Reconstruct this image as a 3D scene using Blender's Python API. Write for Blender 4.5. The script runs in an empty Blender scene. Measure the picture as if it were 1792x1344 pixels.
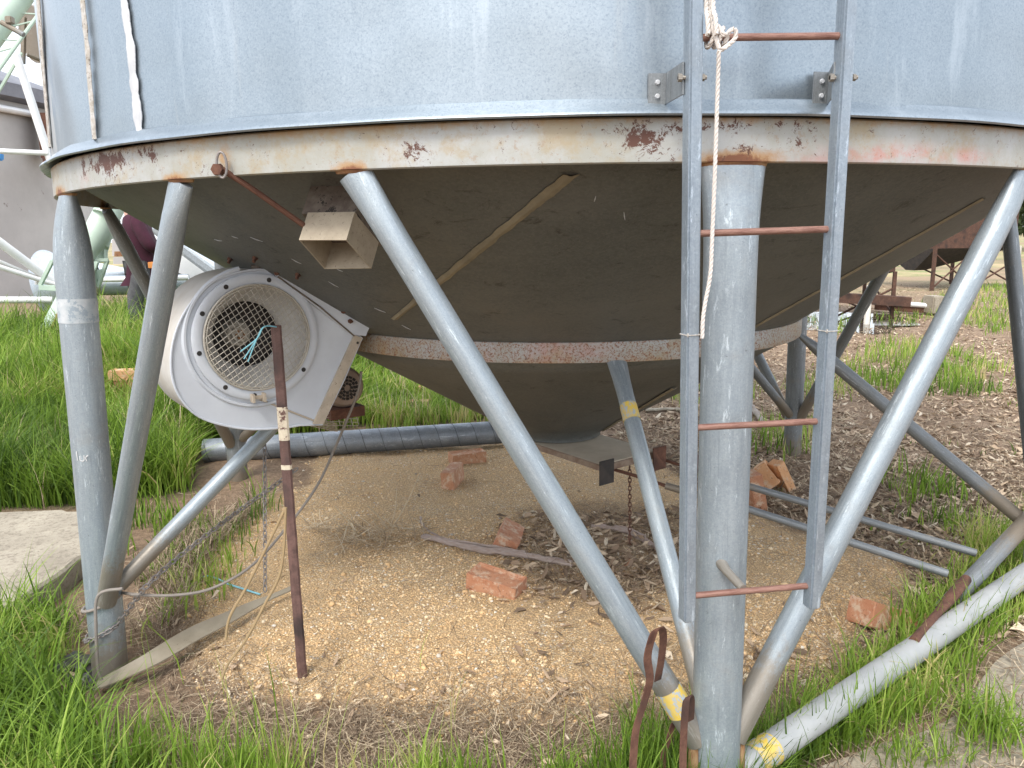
import bpy, bmesh, math, random
import numpy as np
from mathutils import Vector, Matrix
R = math.radians
random.seed(7); rng = np.random.default_rng(7)
C = bpy.context.scene.collection

# ------------------------------------------------------------ camera
W0, H0, F0 = 1792., 1344., 1346.5
PITCH, ROLL = R(10.85), R(-.744)
O = Vector((0, 0, 1.5))
_fw = Vector((0, math.cos(PITCH), -math.sin(PITCH))); _rt = Vector((1, 0, 0)); _up = Vector((0, math.sin(PITCH), math.cos(PITCH)))
RT = _rt*math.cos(ROLL)+_up*math.sin(ROLL); UP = -_rt*math.sin(ROLL)+_up*math.cos(ROLL); FW = _fw
cd = bpy.data.cameras.new('camera'); cam = bpy.data.objects.new('camera', cd); C.objects.link(cam)
M3 = Matrix((RT, UP, -FW)).transposed()
cam.matrix_world = Matrix.Translation(O) @ M3.to_4x4()
cd.sensor_width = 36; cd.lens = 36*F0/W0; cd.clip_start = .02; cd.clip_end = 2000
bpy.context.scene.camera = cam

# ------------------------------------------------------------ light
SUN_EL, SUN_AZ = R(52), R(205)      # high overcast light from behind and left of the camera
w = bpy.data.worlds.new('World'); bpy.context.scene.world = w; w.use_nodes = True
nt = w.node_tree; nt.nodes.clear()
sky = nt.nodes.new('ShaderNodeTexSky'); sky.sky_type = 'NISHITA'; sky.sun_disc = False
sky.sun_elevation = SUN_EL; sky.sun_rotation = SUN_AZ; sky.dust_density = 4; sky.air_density = 1.0; sky.ozone_density = 1
mx = nt.nodes.new('ShaderNodeMix'); mx.data_type = 'RGBA'; mx.inputs[0].default_value = .62
mx.inputs[7].default_value = (8.6, 9.0, 9.6, 1)
bg = nt.nodes.new('ShaderNodeBackground'); bg.inputs[1].default_value = .15
wo = nt.nodes.new('ShaderNodeOutputWorld')
nt.links.new(sky.outputs[0], mx.inputs[6]); nt.links.new(mx.outputs[2], bg.inputs[0]); nt.links.new(bg.outputs[0], wo.inputs[0])
sd = bpy.data.lights.new('sun', 'SUN'); sd.energy = 1.5; sd.angle = R(16); sd.color = (1, .96, .9)
so = bpy.data.objects.new('sun', sd); C.objects.link(so)
sdir = Vector((math.cos(SUN_EL)*math.sin(SUN_AZ), math.cos(SUN_EL)*math.cos(SUN_AZ), math.sin(SUN_EL)))
so.rotation_euler = sdir.to_track_quat('Z', 'Y').to_euler()
sc = bpy.context.scene
sc.view_settings.view_transform = 'Standard'; sc.view_settings.look = 'None'
sc.view_settings.exposure = .86; sc.view_settings.gamma = 1; sc.view_settings.use_curve_mapping = False
sc.cycles.max_bounces = 8; sc.cycles.diffuse_bounces = 5

# ------------------------------------------------------------ measuring helpers
def ray(px, py): return FW + RT*((px-896)/F0) + UP*((672-py)/F0)
def P(px, py, Y):
    r = ray(px, py); return O + r*(Y/r.y)
def G(px, py, z=0.):
    r = ray(px, py); return O + r*((z-1.5)/r.z)
def onplane(px, py, o, n):
    r = ray(px, py); return O + r*((o-O).dot(n)/r.dot(n))
V = Vector

# ------------------------------------------------------------ numpy noise / terrain
_perm = rng.random((256, 256))
def vn(x, y):
    x = np.asarray(x, float); y = np.asarray(y, float)
    xi = np.floor(x).astype(int); yi = np.floor(y).astype(int); fx = x-xi; fy = y-yi
    fx = fx*fx*(3-2*fx); fy = fy*fy*(3-2*fy)
    a = _perm[xi % 256, yi % 256]; b = _perm[(xi+1) % 256, yi % 256]; c = _perm[xi % 256, (yi+1) % 256]; d = _perm[(xi+1) % 256, (yi+1) % 256]
    return (a*(1-fx)+b*fx)*(1-fy)+(c*(1-fx)+d*fx)*fy
def fbm(x, y, o=4):
    s = 0; a = .5; n = 0
    for i in range(o):
        s = s+a*vn(x+31.7*i, y+17.3*i); n += a; x = x*2.03; y = y*2.03; a *= .5
    return s/n
def sst(x, a, b):
    t = np.clip((x-a)/(b-a), 0, 1); return t*t*(3-2*t)
def poly_px(pts, z=0): return np.array([[G(a, b, z).x, G(a, b, z).y] for a, b in pts])
def inpoly(x, y, pg):
    ins = np.zeros(np.shape(x), bool); n = len(pg)
    for i in range(n):
        x1, y1 = pg[i]; x2, y2 = pg[(i+1) % n]
        c = ((y1 > y) != (y2 > y)) & (x < (x2-x1)*(y-y1)/((y2-y1) if abs(y2-y1) > 1e-9 else 1e-9)+x1)
        ins ^= c
    return ins
def sdpoly(x, y, pg):       # signed distance, positive inside
    d = np.full(np.shape(x), 1e9); n = len(pg)
    for i in range(n):
        a = pg[i]; b = pg[(i+1) % n]; e = b-a; L = (e@e)+1e-12
        t = np.clip(((x-a[0])*e[0]+(y-a[1])*e[1])/L, 0, 1)
        d = np.minimum(d, np.hypot(x-a[0]-t*e[0], y-a[1]-t*e[1]))
    return np.where(inpoly(x, y, pg), d, -d)
GRAVEL = poly_px([(560,800),(640,792),(760,786),(900,772),(1060,772),(1140,800),(1230,850),(1400,930),(1540,960),(1600,1000),(1570,1080),(1500,1150),(1400,1190),(1300,1230),(1180,1255),(900,1275),(650,1270),(480,1245),(380,1215),(320,1140),(300,1060),(350,980),(440,900),(520,850)])
DRYP = poly_px([(930,905),(1060,890),(1180,900),(1230,960),(1200,1040),(1100,1090),(960,1060),(900,1000)])
DRYC = poly_px([(540,930),(600,905),(700,900),(750,940),(720,975),(600,975)])
MEADOW = poly_px([(-900,870),(-300,893),(145,888),(322,860),(345,800),(500,778),(620,752),(880,732),(850,710),(790,680),(690,618),(560,590),(450,575),(250,592),(120,625),(60,650),(-500,655)])
LBOT = poly_px([(-300,1090),(60,1045),(70,1070),(95,1130),(60,1185),(110,1250),(160,1300),(220,1500),(-300,1600)])
RTUBE = poly_px([(1250,1600),(1300,1330),(1420,1230),(1560,1130),(1660,1010),(1720,950),(1850,930),(1840,1080),(1720,1160),(1660,1240),(1560,1300),(1440,1380),(1380,1600)])
PATCH = [(poly_px(q), hh, dd) for q, hh, dd in [
    ([(1475,640),(1540,600),(1640,610),(1760,650),(1775,690),(1640,700),(1540,690)], .16, 1),
    ([(1580,560),(1640,520),(1700,500),(1820,500),(1830,610),(1740,590),(1660,560)], .14, .8),
    ([(1520,860),(1560,830),(1660,860),(1740,900),(1700,950),(1620,930)], .14, .9),
    ([(1410,560),(1640,545),(1650,570),(1540,575),(1440,590)], .15, .5),
    ([(1310,760),(1400,740),(1440,780),(1380,800),(1320,790)], .10, .5),
    ([(1380,670),(1480,640),(1500,700),(1400,720)], .10, .5),
    ([(1180,690),(1300,650),(1340,700),(1220,740)], .09, .3),
    ([(700,700),(860,715),(900,745),(760,760),(640,770)], .16, .6),
    ([(230,900),(330,880),(430,850),(470,900),(400,1000),(330,1100),(240,1130),(200,1000)], .15, .45),
    ([(1720,440),(1900,430),(1900,460),(1740,465)], .25, .6)]]
def H(x, y):
    x = np.asarray(x, float); y = np.asarray(y, float)
    h = .36*sst(-x+.12*(y-4), .9, 3.2)*sst(y, 4.3, 8.)
    h = h + .05*sst(np.clip(sdpoly(x, y, GRAVEL), -1, .6), -.1, .45)
    h = h - .045*np.exp(-((x+1.47)**2+(y-2.5)**2)/.03)
    h = h + .06*(fbm(x*.7, y*.7, 3)-.5) + .03*(fbm(x*3, y*3, 3)-.5)
    h = h + .012*(fbm(x*14, y*14, 2)-.5)
    return h + .25*(fbm(x*.05, y*.05, 2)-.5)*sst(np.hypot(x, y), 12, 60)
def Hs(x, y): return float(H(x, y))
def GT(px, py, off=0.):     # pixel ray -> terrain
    z = 0.
    for _ in range(12):
        p = G(px, py, z); z = Hs(p.x, p.y)+off
    return G(px, py, z)

# ------------------------------------------------------------ object helpers
def tag(o, label=None, cat=None, group=None, kind=None):
    if label: o['label'] = label
    if cat: o['category'] = cat
    if group: o['group'] = group
    if kind: o['kind'] = kind
    return o
def thing(name, loc, label, cat, group=None):
    o = bpy.data.objects.new(name, None); C.objects.link(o); o.location = loc; o.empty_display_size = .1
    return tag(o, label, cat, group)
class MB:
    def __init__(s): s.v = []; s.f = []; s.t = []
    def add(s, vs, fs, tc=None):
        b = len(s.v); s.v += [tuple(q) for q in vs]; s.f += [tuple(i+b for i in f) for f in fs]
        s.t += [tuple(q) for q in (tc if tc is not None else vs)]; return s
    def box(s, c, sz, rot=None, bev=0):
        m = rot.to_3x3() if rot is not None else Matrix.Identity(3); c = V(c); x, y, z = [q/2 for q in sz]
        if bev:
            bm = bmesh.new(); bmesh.ops.create_cube(bm, size=1)
            for q in bm.verts: q.co = V((q.co.x*sz[0], q.co.y*sz[1], q.co.z*sz[2]))
            bmesh.ops.bevel(bm, geom=bm.edges[:], offset=bev, segments=2, affect='EDGES')
            bm.verts.index_update()
            return s.add([c+m@q.co for q in bm.verts], [[q.index for q in f.verts] for f in bm.faces], [q.co.copy() for q in bm.verts])
        l = [V((a*x, b*y, d*z)) for a in (-1, 1) for b in (-1, 1) for d in (-1, 1)]
        return s.add([c+m@q for q in l], [(0,1,3,2),(4,6,7,5),(0,4,5,1),(2,3,7,6),(0,2,6,4),(1,5,7,3)], l)
    def tube(s, pts, r, seg=20, up=None, cap=True, prof=None, closed=False):
        # r: float, list, or list of (ru, rv); u = 'up' projected
        pts = [V(p) for p in pts]; n = len(pts)
        rr = r if isinstance(r, (list, tuple)) else [r]*n
        rr = [(q, q) if not isinstance(q, (list, tuple)) else q for q in rr]
        u = None; vs = []; tc = []; L = 0; b = []
        for i, p in enumerate(pts):
            if closed: d = pts[(i+1) % n]-pts[i-1]
            else: d = pts[min(i+1, n-1)]-pts[max(i-1, 0)]
            d.normalize()
            if u is None:
                a = V(up) if up is not None else (V((0, 0, 1)) if abs(d.z) < .9 else V((1, 0, 0)))
            else: a = u
            u = (a-d*a.dot(d)).normalized(); w_ = d.cross(u)
            if i: L += (p-pts[i-1]).length
            for k in range(seg):
                t = 2*math.pi*k/seg
                vs.append(p+u*math.cos(t)*rr[i][0]+w_*math.sin(t)*rr[i][1]); tc.append((math.cos(t)*.06, math.sin(t)*.06, L))
        fs = []
        for i in range(n if closed else n-1):
            j = (i+1) % n
            for k in range(seg):
                k2 = (k+1) % seg; fs.append((i*seg+k, i*seg+k2, j*seg+k2, j*seg+k))
        if cap and not closed: fs.append(tuple(range(seg))[::-1]); fs.append(tuple((n-1)*seg+k for k in range(seg)))
        return s.add(vs, fs, tc)
    def lathe(s, prof, c=(0, 0, 0), seg=96, a0=0, a1=2*math.pi, rot=None, wob=None):
        full = abs(a1-a0-2*math.pi) < 1e-6; m = seg if full else seg+1; vs = []; tc = []; c = V(c)
        L = 0
        for i, (rad, z) in enumerate(prof):
            if i: L += math.hypot(rad-prof[i-1][0], z-prof[i-1][1])
            for k in range(m):
                t = a0+(a1-a0)*k/seg; r2 = rad+(wob(t, z) if wob else 0)
                q = V((r2*math.cos(t), r2*math.sin(t), z)); q = rot@q if rot is not None else q
                vs.append(c+q); tc.append((t*2, 0, L))
        fs = []
        for i in range(len(prof)-1):
            for k in range(seg):
                k2 = (k+1) % m; fs.append((i*m+k, i*m+k2, (i+1)*m+k2, (i+1)*m+k))
        return s.add(vs, fs, tc if False else vs)
    def prism(s, pts, off):       # pts: polygon (world), off: vector
        n = len(pts); off = V(off); vs = [V(p) for p in pts]+[V(p)+off for p in pts]
        fs = [tuple(range(n)), tuple(range(2*n-1, n-1, -1))]+[(i, i+n, (i+1) % n+n, (i+1) % n) for i in range(n)]
        return s.add(vs, fs)
    def sheet(s, grid, th, nrm=None):   # grid rows of points -> closed sheet of thickness th
        a = len(grid); b = len(grid[0]); vs = [V(p) for r_ in grid for p in r_]
        nn = []
        for i in range(a):
            for j in range(b):
                du = V(grid[min(i+1, a-1)][j])-V(grid[max(i-1, 0)][j]); dv = V(grid[i][min(j+1, b-1)])-V(grid[i][max(j-1, 0)])
                nn.append(du.cross(dv).normalized()*th)
        vs2 = [p+q for p, q in zip(vs, nn)]; N = a*b; fs = []
        for i in range(a-1):
            for j in range(b-1):
                q = (i*b+j, i*b+j+1, (i+1)*b+j+1, (i+1)*b+j); fs.append(q); fs.append(tuple(k+N for k in q[::-1]))
        bd = [j for j in range(b)]+[i*b+b-1 for i in range(1, a)]+[(a-1)*b+j for j in range(b-2, -1, -1)]+[i*b for i in range(a-2, 0, -1)]
        for k in range(len(bd)):
            k2 = bd[(k+1) % len(bd)]; fs.append((bd[k], bd[k]+N, k2+N, k2))
        return s.add(vs+vs2, fs)
    def build(s, name, m, parent=None, smooth=35, loc=None):
        org = V((0, 0, 0))
        if parent is not None:
            r_ = parent
            while r_.parent: r_ = r_.parent
            org = r_.location.copy()
        elif loc is not None: org = V(loc)
        else:
            a = np.array(s.v); org = V((float(a[:, 0].mean()), float(a[:, 1].mean()), float(a[:, 2].min())))
        me = bpy.data.meshes.new(name); me.from_pydata([tuple(V(q)-org) for q in s.v], [], s.f)
        at = me.attributes.new('tc', 'FLOAT_VECTOR', 'POINT'); at.data.foreach_set('vector', np.array(s.t, 'f').ravel())
        bm = bmesh.new(); bm.from_mesh(me); bmesh.ops.recalc_face_normals(bm, faces=bm.faces[:]); bm.to_mesh(me); bm.free()
        if smooth: me.shade_smooth(); me.set_sharp_from_angle(angle=R(smooth))
        me.materials.append(m); o = bpy.data.objects.new(name, me); C.objects.link(o)
        if parent is not None: o.parent = parent
        else: o.location = org
        return o
def smooth_path(pts, n=8):
    pts = [V(p) for p in pts]; out = []
    for i in range(len(pts)-1):
        p0 = pts[max(i-1, 0)]; p1 = pts[i]; p2 = pts[i+1]; p3 = pts[min(i+2, len(pts)-1)]
        for k in range(n):
            t = k/n; out.append(.5*((2*p1)+(p2-p0)*t+(2*p0-5*p1+4*p2-p3)*t*t+(3*p1-p0-3*p2+p3)*t**3))
    return out+[pts[-1]]
def straight(a, b, n): return [V(a).lerp(V(b), i/n) for i in range(n+1)]

# ------------------------------------------------------------ materials
class NT:
    def __init__(s, name):
        s.m = bpy.data.materials.new(name); s.m.use_nodes = True; s.t = s.m.node_tree; s.b = s.t.nodes['Principled BSDF']
    def n(s, typ, **k):
        q = s.t.nodes.new(typ)
        for a, b in k.items(): setattr(q, a, b)
        return q
    def l(s, a, b): s.t.links.new(a, b)
    def att(s, name='tc'): q = s.n('ShaderNodeAttribute'); q.attribute_name = name; return q
    def map(s, src, scale):
        q = s.n('ShaderNodeMapping'); q.inputs['Scale'].default_value = scale; s.l(src, q.inputs['Vector']); return q.outputs[0]
    def noise(s, src, scale, detail=4, rough=.6, dist=0):
        q = s.n('ShaderNodeTexNoise'); q.inputs['Scale'].default_value = scale; q.inputs['Detail'].default_value = detail
        q.inputs['Roughness'].default_value = rough; q.inputs['Distortion'].default_value = dist
        s.l(src, q.inputs['Vector']); return q.outputs[0]
    def vor(s, src, scale, out='Distance', feature='F1', rnd=1):
        q = s.n('ShaderNodeTexVoronoi'); q.feature = feature; q.inputs['Scale'].default_value = scale
        if 'Randomness' in q.inputs: q.inputs['Randomness'].default_value = rnd
        s.l(src, q.inputs['Vector']); return q.outputs[out]
    def ramp(s, src, a, b, c0=(0, 0, 0, 1), c1=(1, 1, 1, 1)):
        q = s.n('ShaderNodeMapRange'); q.inputs[1].default_value = a; q.inputs[2].default_value = b; q.interpolation_type = 'SMOOTHSTEP'
        s.l(src, q.inputs[0]); return q.outputs[0]
    def stops(s, src, st):
        q = s.n('ShaderNodeValToRGB'); e = q.color_ramp.elements
        while len(e) < len(st): e.new(.5)
        for k, (p, c) in enumerate(st): e[k].position = p; e[k].color = (*c, 1)
        s.l(src, q.inputs[0]); return q.outputs[0]
    def mix(s, f, a, b):
        q = s.n('ShaderNodeMix', data_type='RGBA')
        for i, x in ((0, f), (6, a), (7, b)):
            if isinstance(x, (int, float)): q.inputs[i].default_value = x
            elif isinstance(x, tuple): q.inputs[i].default_value = (*x, 1)
            else: s.l(x, q.inputs[i])
        return q.outputs[2]
    def math(s, op, a, b=0.):
        q = s.n('ShaderNodeMath', operation=op)
        for i, x in ((0, a), (1, b)):
            if isinstance(x, (int, float)): q.inputs[i].default_value = x
            else: s.l(x, q.inputs[i])
        return q.outputs[0]
    def sepx(s, v):
        q = s.n('ShaderNodeSeparateXYZ'); s.l(v, q.inputs[0]); return q.outputs[0]
    def bump(s, h, st, dist=.01, prev=None):
        q = s.n('ShaderNodeBump'); q.inputs['Strength'].default_value = st; q.inputs['Distance'].default_value = dist
        s.l(h, q.inputs['Height'])
        if prev is not None: s.l(prev, q.inputs['Normal'])
        return q.outputs[0]
    def fin(s, col, rough=.6, metal=0., nrm=None):
        for k, x in (('Base Color', col), ('Roughness', rough), ('Metallic', metal)):
            if isinstance(x, (int, float)): s.b.inputs[k].default_value = x
            elif isinstance(x, tuple): s.b.inputs[k].default_value = (*x, 1)
            else: s.l(x, s.b.inputs[k])
        if nrm is not None: s.l(nrm, s.b.inputs['Normal'])
        return s.m
def galv(name, a, b, rough=.42, metal=.55, spang=60, dirt=(.30, .27, .22), damt=.25, streak=None, rust=0, mud=0):
    q = NT(name); tc = q.att().outputs['Vector']
    v1 = q.vor(tc, spang*6, 'Color'); sep = q.n('ShaderNodeSeparateColor'); q.l(v1, sep.inputs[0])
    n1 = q.noise(tc, 9, 6, .65); n2 = q.noise(q.map(tc, streak or (3, 3, 3)), 3.5, 6, .7); n3 = q.noise(tc, 90, 3, .7)
    f = q.math('ADD', q.math('MULTIPLY', sep.outputs[0], .12), q.math('ADD', q.math('MULTIPLY', n2, .55), q.math('MULTIPLY', q.noise(tc, 140, 4, .8), .35)))
    col = q.mix(q.ramp(f, .3, .75), a, b)
    col = q.mix(q.math('MULTIPLY', q.ramp(n1, .5, .8), damt), col, dirt)
    col = q.mix(q.math('MULTIPLY', q.ramp(q.noise(tc, 26, 5, .7), .62, .75), .4), col, tuple(min(1, c*1.5) for c in b))
    col = q.mix(q.math('MULTIPLY', q.ramp(q.noise(q.map(tc, (6, 6, 1.2)), 8, 8, .8, .3), .57, .64), .8), col, tuple(min(1, c*1.5+.04) for c in b))
    col = q.mix(q.math('MULTIPLY', q.ramp(q.noise(tc, 70, 6, .85), .60, .66), .7), col, tuple(c*.45 for c in a))
    col = q.mix(q.math('MULTIPLY', q.ramp(q.noise(q.map(tc, (30, 30, 1)), 4, 6, .75), .52, .68), .35), col, tuple(c*.6 for c in a))
    zz_ = q.n('ShaderNodeSeparateXYZ'); q.l(tc, zz_.inputs[0])
    if mud: col = q.mix(q.math('MULTIPLY', q.ramp(q.math('SUBTRACT', q.math('MULTIPLY', q.noise(tc, 20, 6, .8), .42), zz_.outputs[2]), -.08, .06), .65), col, (.25, .19, .12))
    if rust: col = q.mix(q.ramp(q.noise(tc, 17, 8, .75), rust, rust+.04), col, (.17, .07, .035))
    rg = q.math('ADD', q.math('MULTIPLY', q.ramp(n1, .3, .8), .22), rough)
    return q.fin(col, rg, metal, q.bump(n3, .15, .002, q.bump(n1, .12, .01)))
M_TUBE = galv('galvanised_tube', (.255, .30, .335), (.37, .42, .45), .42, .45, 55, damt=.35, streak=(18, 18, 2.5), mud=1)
M_TUBED = galv('weathered_shaded_tube', (.165, .18, .19), (.27, .29, .30), .5, .4, 55, damt=.5, streak=(14, 14, 2), mud=1)  # darker tube steel; on rear legs and braces its tone holds their shade
M_RAIL = galv('ladder_steel', (.235, .28, .325), (.345, .40, .45), .36, .55, 40, damt=.15, streak=(20, 20, 1.5))
M_WHT = None

def m_wall():
    q = NT('silo_sheet'); tc = q.att().outputs['Vector']
    sp = q.vor(tc, 260, 'Color'); sep = q.n('ShaderNodeSeparateColor'); q.l(sp, sep.inputs[0])
    n1 = q.noise(q.map(tc, (1, 1, .35)), 2.2, 5, .6); n2 = q.noise(tc, 30, 5, .7)
    f = q.math('ADD', q.math('MULTIPLY', sep.outputs[0], .18), q.math('MULTIPLY', n1, .8))
    col = q.mix(q.ramp(f, .25, .75), (.245, .295, .335), (.335, .385, .425))
    col = q.mix(q.math('MULTIPLY', q.ramp(n2, .55, .75), .18), col, (.20, .25, .30))
    col = q.mix(q.math('MULTIPLY', q.ramp(q.noise(tc, 210, 3, .7), .52, .66), .45), col, (.15, .19, .235))
    col = q.mix(q.math('MULTIPLY', q.ramp(q.noise(q.map(tc, (5, 5, .5)), 2, 5, .7), .6, .8), .35), col, (.45, .44, .41))
    col = q.mix(q.math('MULTIPLY', q.math('MULTIPLY', q.ramp(q.noise(q.map(tc, (7, 7, 1.6)), 2.2, 8, .75, .4), .40, .56), q.ramp(q.math('MULTIPLY', q.sepx(tc), -1.), 1.36, 1.5)), .75), col, (.60, .61, .60))
    col = q.mix(q.math('MULTIPLY', q.math('MULTIPLY', q.ramp(q.noise(q.map(tc, (5, 5, 3)), 1.7, 7, .75, .4), .5, .6), q.ramp(q.math('MULTIPLY', q.sepx(tc), -1.), 1.36, 1.5)), .6), col, (.20, .27, .36))
    col = q.mix(q.math('MULTIPLY', q.ramp(q.noise(q.map(tc, (3, 3, .6)), 2.6, 6, .7, .3), .52, .72), .5), col, (.47, .52, .56))
    b = q.bump(q.noise(q.map(tc, (1, 1, 1.6)), 1.5, 2, .5), .16, .12, q.bump(n2, .1, .003))
    return q.fin(col, q.math('ADD', q.math('MULTIPLY', n1, .2), .27), .72, b)
M_WALL = m_wall()
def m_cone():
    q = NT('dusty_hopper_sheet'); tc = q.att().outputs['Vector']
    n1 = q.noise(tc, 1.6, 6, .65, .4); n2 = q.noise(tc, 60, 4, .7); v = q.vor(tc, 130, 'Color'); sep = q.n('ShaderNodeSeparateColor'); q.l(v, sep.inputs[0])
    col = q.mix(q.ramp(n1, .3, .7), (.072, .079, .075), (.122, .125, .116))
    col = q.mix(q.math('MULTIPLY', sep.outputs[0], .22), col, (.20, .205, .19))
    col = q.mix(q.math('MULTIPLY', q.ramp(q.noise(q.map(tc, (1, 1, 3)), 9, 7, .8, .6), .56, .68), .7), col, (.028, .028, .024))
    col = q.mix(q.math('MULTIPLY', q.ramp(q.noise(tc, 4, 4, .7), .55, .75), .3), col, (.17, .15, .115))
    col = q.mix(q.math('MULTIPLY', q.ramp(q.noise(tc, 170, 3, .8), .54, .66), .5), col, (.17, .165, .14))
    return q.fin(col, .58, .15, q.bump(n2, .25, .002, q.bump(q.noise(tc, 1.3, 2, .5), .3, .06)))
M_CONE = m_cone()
def m_ring(name, spots):
    q = NT(name); tc = q.att().outputs['Vector']
    n1 = q.noise(tc, 5, 6, .7); n2 = q.noise(tc, 26, 8, .75, .3)
    blot = q.att('blot').outputs['Fac']; stain_shade = q.att('stain_shade').outputs['Fac']; pink = q.att('pink').outputs['Fac']
    col = q.mix(q.ramp(n1, .35, .65), (.335, .335, .295), (.405, .42, .415))
    col = q.mix(q.math('MULTIPLY', q.ramp(q.noise(tc, 4.1, 7, .75), .48, .62), .6), col, (.34, .26, .135))
    col = q.mix(q.math('MULTIPLY', q.ramp(q.noise(tc, 60, 4, .8), .57, .66), .4), col, (.30, .20, .12))
    col = q.mix(q.math('MULTIPLY', pink, q.ramp(q.noise(tc, 14, 6, .8), .35, .7)), col, (.50, .17, .13))
    sm = q.math('ADD', stain_shade, q.math('MULTIPLY', q.math('SUBTRACT', n2, .5), 1.1))
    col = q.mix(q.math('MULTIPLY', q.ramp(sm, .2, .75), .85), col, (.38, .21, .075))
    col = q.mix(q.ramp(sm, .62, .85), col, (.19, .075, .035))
    if spots: col = q.mix(q.ramp(q.noise(tc, 130, 4, .8), .515, .575), col, (.24, .11, .06))
    bm_ = q.math('ADD', blot, q.math('MULTIPLY', q.math('SUBTRACT', q.noise(tc, 38, 8, .85, .5), .5), 4.6))
    col = q.mix(q.ramp(bm_, .50, .56), col, (.10, .042, .028))
    col = q.mix(q.math('MULTIPLY', q.ramp(n2, .70, .73), .8), col, (.14, .06, .035))
    return q.fin(col, .6, .05, q.bump(n2, .25, .004))
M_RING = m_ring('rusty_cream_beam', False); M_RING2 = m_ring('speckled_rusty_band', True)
def m_rust(name, a=(.085, .036, .024), b=(.17, .08, .05), c=(.04, .022, .018), rough=.85):
    q = NT(name); tc = q.att().outputs['Vector']
    n1 = q.noise(tc, 24, 7, .75); n2 = q.noise(tc, 6, 4, .6)
    col = q.mix(q.ramp(n1, .35, .65), a, b); col = q.mix(q.ramp(n2, .5, .7), col, c)
    return q.fin(col, rough, .1, q.bump(n1, .5, .004))
M_RUST = m_rust('rusted_steel'); M_RUNG = m_rust('rung_rust', (.15, .065, .048), (.30, .17, .13), (.09, .042, .03), .6)
M_RUSTO = m_rust('orange_rust', (.22, .10, .04), (.38, .25, .13), (.15, .06, .03)); M_FARRUST = m_rust('old_rusty_sheet', (.065, .032, .022), (.12, .062, .04), (.035, .022, .018))
M_POST = m_rust('post_rust', (.09, .05, .042), (.17, .095, .08), (.04, .027, .025), .75)
def m_plain(name, a, b=None, sc=8, rough=.6, metal=0, bump=.1, sp=None):
    q = NT(name); tc = q.att().outputs['Vector']; b = b or tuple(c*.75 for c in a)
    n = q.noise(tc, sc, 6, .65); col = q.mix(q.ramp(n, .3, .7), a, b)
    if sp: col = q.mix(q.ramp(q.noise(tc, sp[0], 5, .8), sp[1], sp[1]+.03), col, sp[2])
    return q.fin(col, rough, metal, q.bump(q.noise(tc, sc*6, 4, .7), bump, .003))
M_FAN = m_plain('fan_white_paint', (.60, .64, .69), (.52, .55, .60), 4, .40, .0, .05, (34, .70, (.12, .08, .06)))
M_FANIN = m_plain('fan_throat_dusty', (.62, .61, .59), (.50, .48, .45), 9, .6)
M_FANB = m_plain('fan_beige_edge', (.50, .43, .34), (.40, .34, .27), 20, .65, 0, .2, (60, .62, (.13, .08, .06)))
M_FANBR = m_plain('fan_dusty_back', (.46, .42, .36), (.60, .59, .57), 3, .6)
M_DARK = m_plain('black_recess', (.02, .02, .02), (.05, .04, .035), 12, .8)
M_DUSTM = m_plain('dusty_grey_cast', (.34, .32, .28), (.44, .40, .33), 15, .8, 0, .3)
M_MOTOR = m_plain('motor_dusty', (.24, .17, .13), (.34, .27, .22), 9, .75, 0, .2)
M_WIRE = m_plain('guard_wire', (.60, .58, .52), (.40, .36, .30), 40, .5, .4)
M_DUCT = m_plain('duct_dusty_beige', (.42, .36, .27), (.32, .27, .20), 14, .8, 0, .3, (90, .60, (.2, .17, .13)))
M_DUCTD = m_plain('duct_dark_grime', (.10, .075, .06), (.20, .17, .14), 16, .85, 0, .5, (30, .55, (.03, .025, .022)))
M_CAULK = m_plain('sealant_strip', (.55, .56, .57), (.42, .44, .46), 12, .7, 0, .3)
M_CAULKB = m_plain('crusty_sealant', (.40, .36, .30), (.58, .57, .55), 60, .9, 0, .9, (45, .58, (.16, .13, .11)))
M_SEAMC = m_plain('hopper_seam_dust', (.19, .165, .115), (.27, .23, .155), 14, .8, 0, .3)
M_WHT = m_plain('dull_pale_galvanising', (.40, .41, .405), (.31, .325, .33), 5, .6, .1, .12, (45, .66, (.24, .24, .23)))
M_ROPE = m_plain('white_rope', (.68, .64, .60), (.52, .47, .42), 80, .85)
M_ROPEB = m_plain('brown_cord', (.38, .27, .14), (.28, .20, .11), 60, .9)
M_CABLE = m_plain('grey_cable', (.26, .23, .20), (.18, .16, .14), 60, .8)
M_TWINE = m_plain('blue_twine', (.30, .60, .66), (.16, .45, .55), 60, .8)
M_CHAIN = m_plain('grey_chain', (.30, .28, .27), (.18, .16, .15), 60, .55, .5)
M_YEL = m_plain('yellow_paint', (.68, .48, .07), (.56, .44, .18), 22, .6, 0, .1, (38, .52, (.36, .41, .45)))
M_BANDW = m_plain('worn_white_paint', (.50, .52, .53), (.33, .38, .41), 16, .6, 0, .1, (20, .54, (.27, .32, .36)))
M_CREAM = m_plain('flaked_cream_paint', (.62, .55, .42), (.5, .42, .32), 30, .7, 0, .2, (30, .55, (.12, .06, .05)))
M_PVC = m_plain('old_pvc_half_pipe', (.31, .275, .21), (.22, .19, .14), 5, .6, 0, .15, (50, .64, (.15, .11, .07)))
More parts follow.
